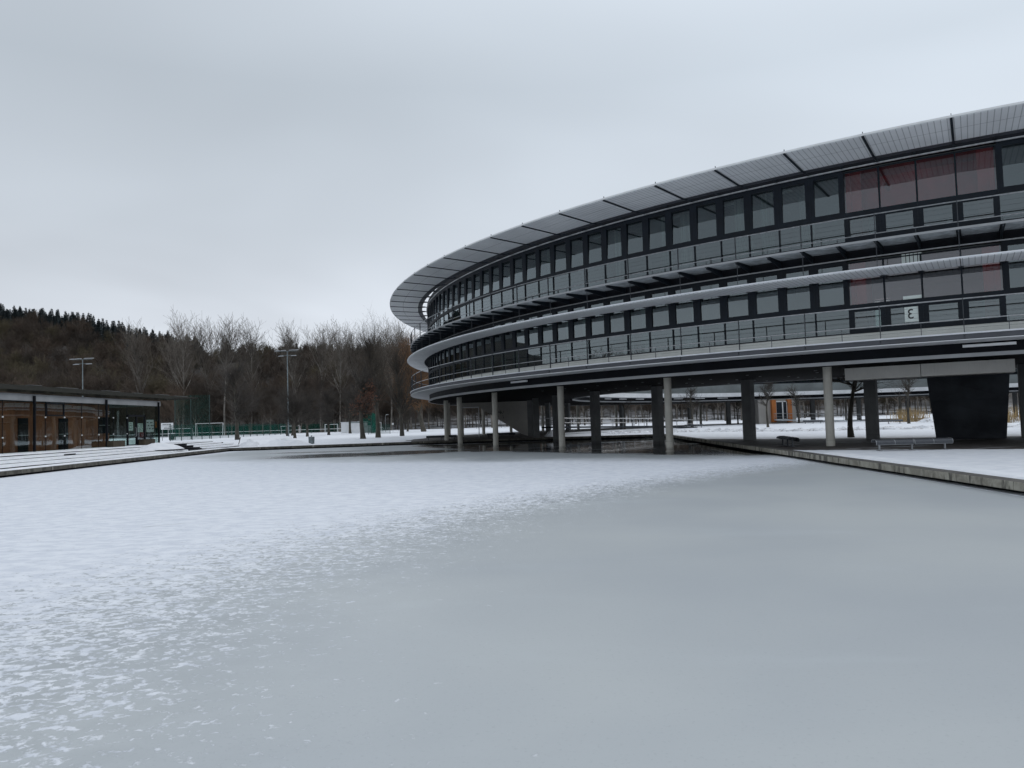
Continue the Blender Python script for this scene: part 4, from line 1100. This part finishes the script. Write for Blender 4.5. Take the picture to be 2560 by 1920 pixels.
# curtains
def curtain_mat():
    b = NB('curtain_cloth'); x, y, z, r = polar(b); f = b.noise(b.pos(), 5, 3, .5, 0, (1, 1, .05))
    return b.fin(b.bsdf(b.mix(b.ramp(f, .35, .65), (.26, .31, .29), (.55, .60, .56)), .9))
M['curtain'] = curtain_mat()
cur = [(.5, 0), (2.75, 1), (3.2, 1), (4.25, 1), (4.65, 1), (5.75, 1), (5.6, 0), (5.2, 0), (6.7, 0), (7.2, 0), (4.6, 0), (4.1, 0), (9.75, 0), (9.2, 0), (10.3, 0), (8.2, 1), (2.1, 1), (11.4, 0), (12.3, 0), (7.75, 1), (-1.1, 1)]
for k, up_ in cur:
    if k == .5: continue
    z0, z1 = (9.32, 12.74) if up_ else (4.95, 8.58)
    b = MB(); N = 26; wd = .62; vs = []
    for i in range(N+1):
        kk = k-wd/2/(D*56.4)+i/N*wd/(D*56.4); R_ = 56.45+.05*math.sin(i*1.25)
        vs += [P(R_, kk, z0), P(R_, kk, z1)]
    b.add(vs, [(2*i, 2*i+2, 2*i+3, 2*i+1) for i in range(N)])
    o = b.build('curtain', M['curtain'], smooth=True); sd_ = o.modifiers.new('cloth', 'SOLIDIFY'); sd_.thickness = .006
    tag(o, 'pale pleated curtain in the %s storey windows, %s from the right' % ('upper' if up_ else 'lower', ords[sorted(q[0] for q in cur if q[1] == up_ and q[0] != .5).index(k)]), 'curtain', 'curtains in the %s storey windows' % ('upper' if up_ else 'lower'))
# a few things on the window sills of the lower storey
def sill_thing(k, kind, label, cat):
    p = P(56.3, k, 4.95); t = thing(kind, p, label, cat); b = MB()
    if kind == 'office_chair':
        b.tube([p+Vector((0, 0, .02)), p+Vector((0, 0, .5))], .03, 8); b.build('stand', M['steel'], t)
        b = MB(); b.obox(p+Vector((0, 0, .52)), tang(k), radial(k), (0, 0, 1), .24, .24, .04); b.build('seat', M['white'], t)
        b = MB(); b.obox(p+Vector((0, 0, .85))-radial(k)*.22, tang(k), radial(k), (0, 0, 1), .22, .03, .27); b.build('backrest', M['white'], t)
    else:
        b.tube([p+Vector((0, 0, 0)), p+Vector((0, 0, 1.0)), p+Vector((.05, .05, 1.1))], .025, 8); b.build('stand', M['white'], t)
        b = MB(); b.tube([p+Vector((0, 0, 1.0)), p+Vector((0, 0, 1.45))], [.04, .10], 8); b.build('shade', M['white'], t)
sill_thing(4.35, 'office_chair', 'pale office chair seen through the lower storey glass below the curtains', 'chair')
sill_thing(8.3, 'floor_lamp', 'white standing lamp behind the lower storey glass', 'lamp')

# ------------------------------------------------------------------ sports ground
def mesh_fence(name, pts, h, label, mat, z0=.3, post_r=.05, net_top=None, cat='fence'):
    t = thing(name, (pts[0][0], pts[0][1], .28), label, cat)
    b = MB()
    for (x0, y0), (x1, y1) in zip(pts, pts[1:]): b.add([(x0, y0, z0), (x1, y1, z0), (x1, y1, z0+(net_top or h)), (x0, y0, z0+(net_top or h))], [(0, 1, 2, 3)])
    b.build('mesh', mat, t)
    for x, y in pts:
        b = MB(); b.tube([(x, y, .2), (x, y, z0+h)], post_r, 6); b.build('post', M['dkgreen'], t)
    return t
mesh_fence('mesh_fence', [(-58.0-.05*i, 131+(i*4.6)) for i in range(17)], 2.9, 'dark green mesh fence in front of the sports pitch right of the pavilion', M['net'], post_r=.07, net_top=2.7)
mesh_fence('ball_net', [(-66.3, 152), (-63.4, 152.5), (-59.9, 153)], 8.6, 'tall faint green ball net on three posts beyond the pavilion roof', M['nethi'], post_r=.09, cat='net')
mesh_fence('windbreak_fence', [(-120+8.2*i, 243-.9*i) for i in range(10)], 2.6, 'solid green windbreak fence along the far side of the pitch', M['windbreak'])
mesh_fence('windbreak_fence', [(-46-.0*i+4.0*i, 212-4*i) for i in range(3)]+[(-34.5, 190)], 2.7, 'green windbreak fence right behind the small forked tree', M['windbreak'])
mesh_fence('windbreak_fence', [(-33.5, 172), (-29.8, 170), (-29.3, 160)], 4.2, 'tall green fence corner between the oak and the upright tree', M['windbreak'], post_r=.08)
mesh_fence('mesh_gate', [(-26.4, 141), (-24.6, 142.5), (-22.9, 144)], 1.7, 'low mesh gate behind the upright tree', M['net'], cat='gate')
def goal(x0, y0, x1, y1, h, label, dep=1.2):
    t = thing('goal', ((x0+x1)/2, (y0+y1)/2, .28), label, 'goal'); b = MB()
    b.tube([(x0, y0, .28), (x0, y0, .28+h), (x1, y1, .28+h), (x1, y1, .28)], .065, 6); b.build('goal_frame', M['white'], t)
    d = Vector((x1-x0, y1-y0, 0)).normalized(); nb_ = Vector((-d.y, d.x, 0))
    b = MB()
    for x, y in ((x0, y0), (x1, y1)):
        p = Vector((x, y, .28+h)); b.tube([p, p+nb_*dep*.5, p+nb_*dep-Vector((0, 0, h))], .035, 5)
    b.build('net_support', M['white'], t); return t
goal(-75.4, 184, -69.0, 184, 3.3, 'large white football goal seen through the fence posts')
goal(-92.6, 208, -86.0, 207, 2.3, 'white football goal beside the sign board')
goal(-61.0, 203, -56.0, 203, 2.1, 'small white goal left of the leaning small tree')
goal(-48.6, 200, -45.4, 200, 2.2, 'small white goal between the two leaning trees')
goal(-41.0, 198, -33.8, 198, 2.3, 'wide white goal right of the small straight tree')
b = MB(); pts = [(-118, 215), (-60, 207)]
t = thing('pitch_rail', (-90, 210, .28), 'white rail along the side of the pitch', 'railing')
b.tube([(-118, 214, 1.3), (-34, 202, 1.3)], .05, 5); b.build('rail', M['white'], t)
for i in range(14):
    b = MB(); f = i/13; b.tube([(-118+84*f, 214-12*f, .28), (-118+84*f, 214-12*f, 1.3)], .05, 5); b.build('post', M['green'], t)
# sign board
t = thing('sign_board', (-62.6, 140, .28), 'white information board with a drawing, on posts behind the pavilion', 'sign')
b = MB(); b.box(-63.6, -61.4, 139.95, 140, 2.30, 3.48); b.build('board', M['white'], t)
b = MB(); 
for x in (-63.4, -61.6): b.box(x-.04, x+.04, 140.0, 140.08, .28, 3.4)
b.build('post', M['rail'], t)
b = MB(); g6 = random.Random(9)
xx = -63.3
while xx < -61.75:
    w_ = g6.uniform(.06, .16); b.box(xx, xx+w_, 139.93, 139.949, 3.15, 3.28); xx += w_+.05
b.box(-63.5, -61.5, 139.93, 139.949, 2.98, 3.0)
b.tube([(-63.1, 139.94, 2.5), (-62.8, 139.94, 2.72), (-62.5, 139.94, 2.72), (-62.3, 139.94, 2.5), (-63.1, 139.94, 2.5)], .025, 4); b.tube([(-62.2, 139.94, 2.5), (-62.2, 139.94, 2.8), (-61.6, 139.94, 2.8), (-61.6, 139.94, 2.5)], .025, 4)
b.tube([(-62.9, 139.94, 2.48), (-61.6, 139.94, 2.48)], .04, 4)
b.build('print', M['ink'], t)
t = thing('litter_bin', (-59.5, 135, .28), 'dark green litter bin below the white information board', 'bin')
b = MB(); b.box(-59.85, -59.15, 134.7, 135.3, .45, 1.5); b.build('body', M['dkgreen'], t)
b = MB(); b.box(-59.95, -59.05, 134.6, 135.4, 1.5, 1.62); b.build('lid', M['snow'], t)
# white equipment box
t = thing('equipment_box', (-37, 180, .28), 'white equipment cabin in two steps beside the green fence', 'cabin')
b = MB(); b.box(-40.2, -38.6, 181, 184, .28, 2.75); b.build('tall_part', M['conc_lt'], t); b = MB(); b.box(-38.6, -34.6, 181, 184, .28, 2.6); b.build('body', M['conc_lt'], t)
b = MB(); b.box(-34.6, -33.2, 181, 184, .28, 1.95); b.build('low_part', M['conc_lt'], t)
b = MB(); b.box(-40.3, -34.5, 180.9, 184.1, 2.76, 2.86); b.build('lid', M['snow'], t)
# floodlight masts
def mast(x, y, H, label, lamps):
    t = thing('floodlight_mast', (x, y, .28), label, 'floodlight'); b = MB()
    b.tube([(x, y, .2), (x, y, H)], [.13, .08], 10); b.build('pole', M['zinc'], t)
    b = MB(); b.box(x-2.1, x+1.9, y-.04, y+.04, H+.46, H+.52); b.box(x-1.5, x+1.5, y-.04, y+.04, H-.33, H-.27); b.box(x-.05, x+.05, y-.06, y+.06, H-.3, H+.5); b.build('crossbar', M['zinc'], t)
    for dx, dz in ((-1.9, .62), (-.7, .66), (.9, .70), (1.7, .70), (-1.2, -.42), (1.3, -.38)):
        b = MB(); b.hexa([(x+dx-.45, y-.45, H+dz-.10), (x+dx+.4, y-.45, H+dz-.06), (x+dx+.4, y+.3, H+dz-.02), (x+dx-.45, y+.3, H+dz-.04), (x+dx-.45, y-.45, H+dz+.02), (x+dx+.4, y-.45, H+dz+.07), (x+dx+.4, y+.3, H+dz+.09), (x+dx-.45, y+.3, H+dz+.06)])
        b.build('floodlight', M['silver'], t)
mast(-83.3, 150, 15.9, 'grey floodlight mast rising behind the pavilion roof', 6)
mast(-43.5, 150, 16.3, 'grey floodlight mast rising from behind the small bare trees', 6)
# park lamp and small sign near the wood
t = thing('park_lamp', (-28.8, 175, .28), 'thin pale park lamp left of the leaning willow trunk', 'lamp')
b = MB(); b.tube([(-28.8, 175, .28), (-28.8, 175, 4.0), (-28.5, 175, 4.2)], .05, 6); b.build('pole', M['rail'], t)
b = MB(); b.obox((-28.4, 175, 4.22), (1, 0, 0), (0, 1, 0), (0, 0, 1), .28, .1, .05); b.build('lamp_head', M['white'], t)
t = thing('small_sign', (-26.4, 170, .28), 'small white sign on a stake beside the park lamp', 'sign')
b = MB(); b.tube([(-26.4, 170, .28), (-26.4, 170, 2.0)], .03, 5); b.build('stake', M['rail'], t)
b = MB(); b.box(-26.6, -26.2, 169.95, 169.99, 1.9, 2.3); b.build('plate', M['white'], t)
# leaning stake by the terrace
b = MB(); b.tube([(-27.0, 76, .28), (-26.75, 76, 1.15)], .035, 6); tag(b.build('stake', M['dirt']), 'leaning wooden stake in the snow beyond the stairs', 'stake')

# ------------------------------------------------------------------ courtyard: cabin with orange door, ramps, fences, table
t = thing('entrance_cabin', (41.6, 121, .28), 'grey entrance cabin with orange door surround under the far side of the ring', 'cabin')
b = MB(); b.box(38.4, 44.2, 121.2, 125, .28, 4.05); b.build('wall', M['conc_wall'], t)
for x in (40.3, 42.75):
    b = MB(); b.box(x, x+.62, 120.4, 121.2, .5, 3.98); b.build('side_panel', M['orange'], t)
b = MB()
for a_ in ((40.93, 41.05), (41.95, 42.12), (42.62, 42.74)): b.box(a_[0], a_[1], 120.7, 120.8, .9, 3.75)
b.box(40.93, 42.74, 120.7, 120.8, 3.62, 3.76); b.box(40.93, 42.74, 120.7, 120.8, .82, .96); fr = b.build('door_frame', M['white'], t)
b = MB(); b.box(41.05, 41.95, 120.74, 120.76, .96, 3.62); b.build('door', M['steel'], t)
b = MB(); b.box(42.12, 42.62, 120.74, 120.76, .96, 3.62); b.build('side_window', M['steel'], t)
def ramp_(name, p0, p1, z0, z1, wd, label, rails=True, mat='grate'):
    t = thing(name, (p0[0], p0[1], .28), label, 'ramp'); a, c = Vector((*p0, z0)), Vector((*p1, z1)); d = (c-a).normalized(); nrm = Vector((-d.y, d.x, 0)).normalized()
    b = MB(); b.obox((a+c)/2, d, nrm, d.cross(nrm), (c-a).length/2, wd/2, .09); b.build('deck', M[mat], t)
    if rails:
        for s in (-1, 1):
            b = MB(); o_ = nrm*(wd/2*s); b.tube([a+o_+Vector((0, 0, 1)), c+o_+Vector((0, 0, 1))], .03, 6); b.tube([a+o_+Vector((0, 0, .5)), c+o_+Vector((0, 0, .5))], .012, 5)
            n_ = max(3, int((c-a).length/2))
            for i in range(n_+1):
                q = a.lerp(c, i/n_)+o_; b.tube([q, q+Vector((0, 0, 1))], .025, 5)
            b.build('railing', M['rail'], t)
    return t
ramp_('ramp', (40.4, 119.6), (52.5, 117.6), .86, .34, 1.6, 'grey ramp with handrails leading down from the orange framed door')
ramp_('ramp', (3.6, 84), (17.0, 97.0), 1.12, .72, 1.5, 'dark footbridge ramp with wire railing behind the round columns', mat='steel')
ramp_('ramp', (17.0, 97.0), (24, 104), .72, .3, 1.5, 'lower end of the dark footbridge ramp behind the second front column', mat='steel')
t = thing('table', (22.6, 140, .28), 'dark frame table in the snow left of the second front column', 'table')
b = MB(); b.box(21.4, 24.2, 139.5, 140.5, 1.45, 1.52); b.build('table_top', M['steel'], t)
for x, y in ((21.5, 139.6), (24.1, 139.6), (21.5, 140.4), (24.1, 140.4), (22.6, 139.6)):
    b = MB(); b.tube([(x, y, .28), (x, y, 1.45)], .05, 5); b.build('leg', M['steel'], t)
def post_fence(name, pts, h, label):
    t = thing(name, (pts[0][0], pts[0][1], .28), label, 'fence'); b = MB(); b.tube([(x, y, .28+h*.98) for x, y in pts], .015, 4); b.tube([(x, y, .28+h*.5) for x, y in pts], .012, 4); b.build('wire', M['steel'], t)
    for x, y in pts:
        b = MB(); b.tube([(x, y, .2), (x, y, .28+h)], .035, 5); b.build('post', M['steel'], t)
post_fence('wire_fence', [(-34+6.2*i, 186+2.0*i) for i in range(22)], 1.7, 'thin wire fence along the wood beyond the round building')
# reeds
b = MB(); g7 = random.Random(12)
for x0, y0, n_ in ((50.5, 98.5, 260), (48.0, 76.5, 220)):
    for i in range(n_):
        x = x0+g7.gauss(0, 1.0); y = y0+g7.gauss(0, .8); h = g7.uniform(.9, 1.9); dx, dy = g7.gauss(0, .25), g7.gauss(0, .2)
        b.tube([(x, y, .2), (x+dx*.4, y+dy*.4, .28+h*.6), (x+dx, y+dy, .28+h)], [.02, .02, .008], 3, cap=False)
M['reed'] = simple('dry_reed', (.36, .26, .13), .9, 0, .35, 2)
tag(b.build('dry_reeds', M['reed']), 'tan dry reeds at the back of the courtyard', kind='stuff')
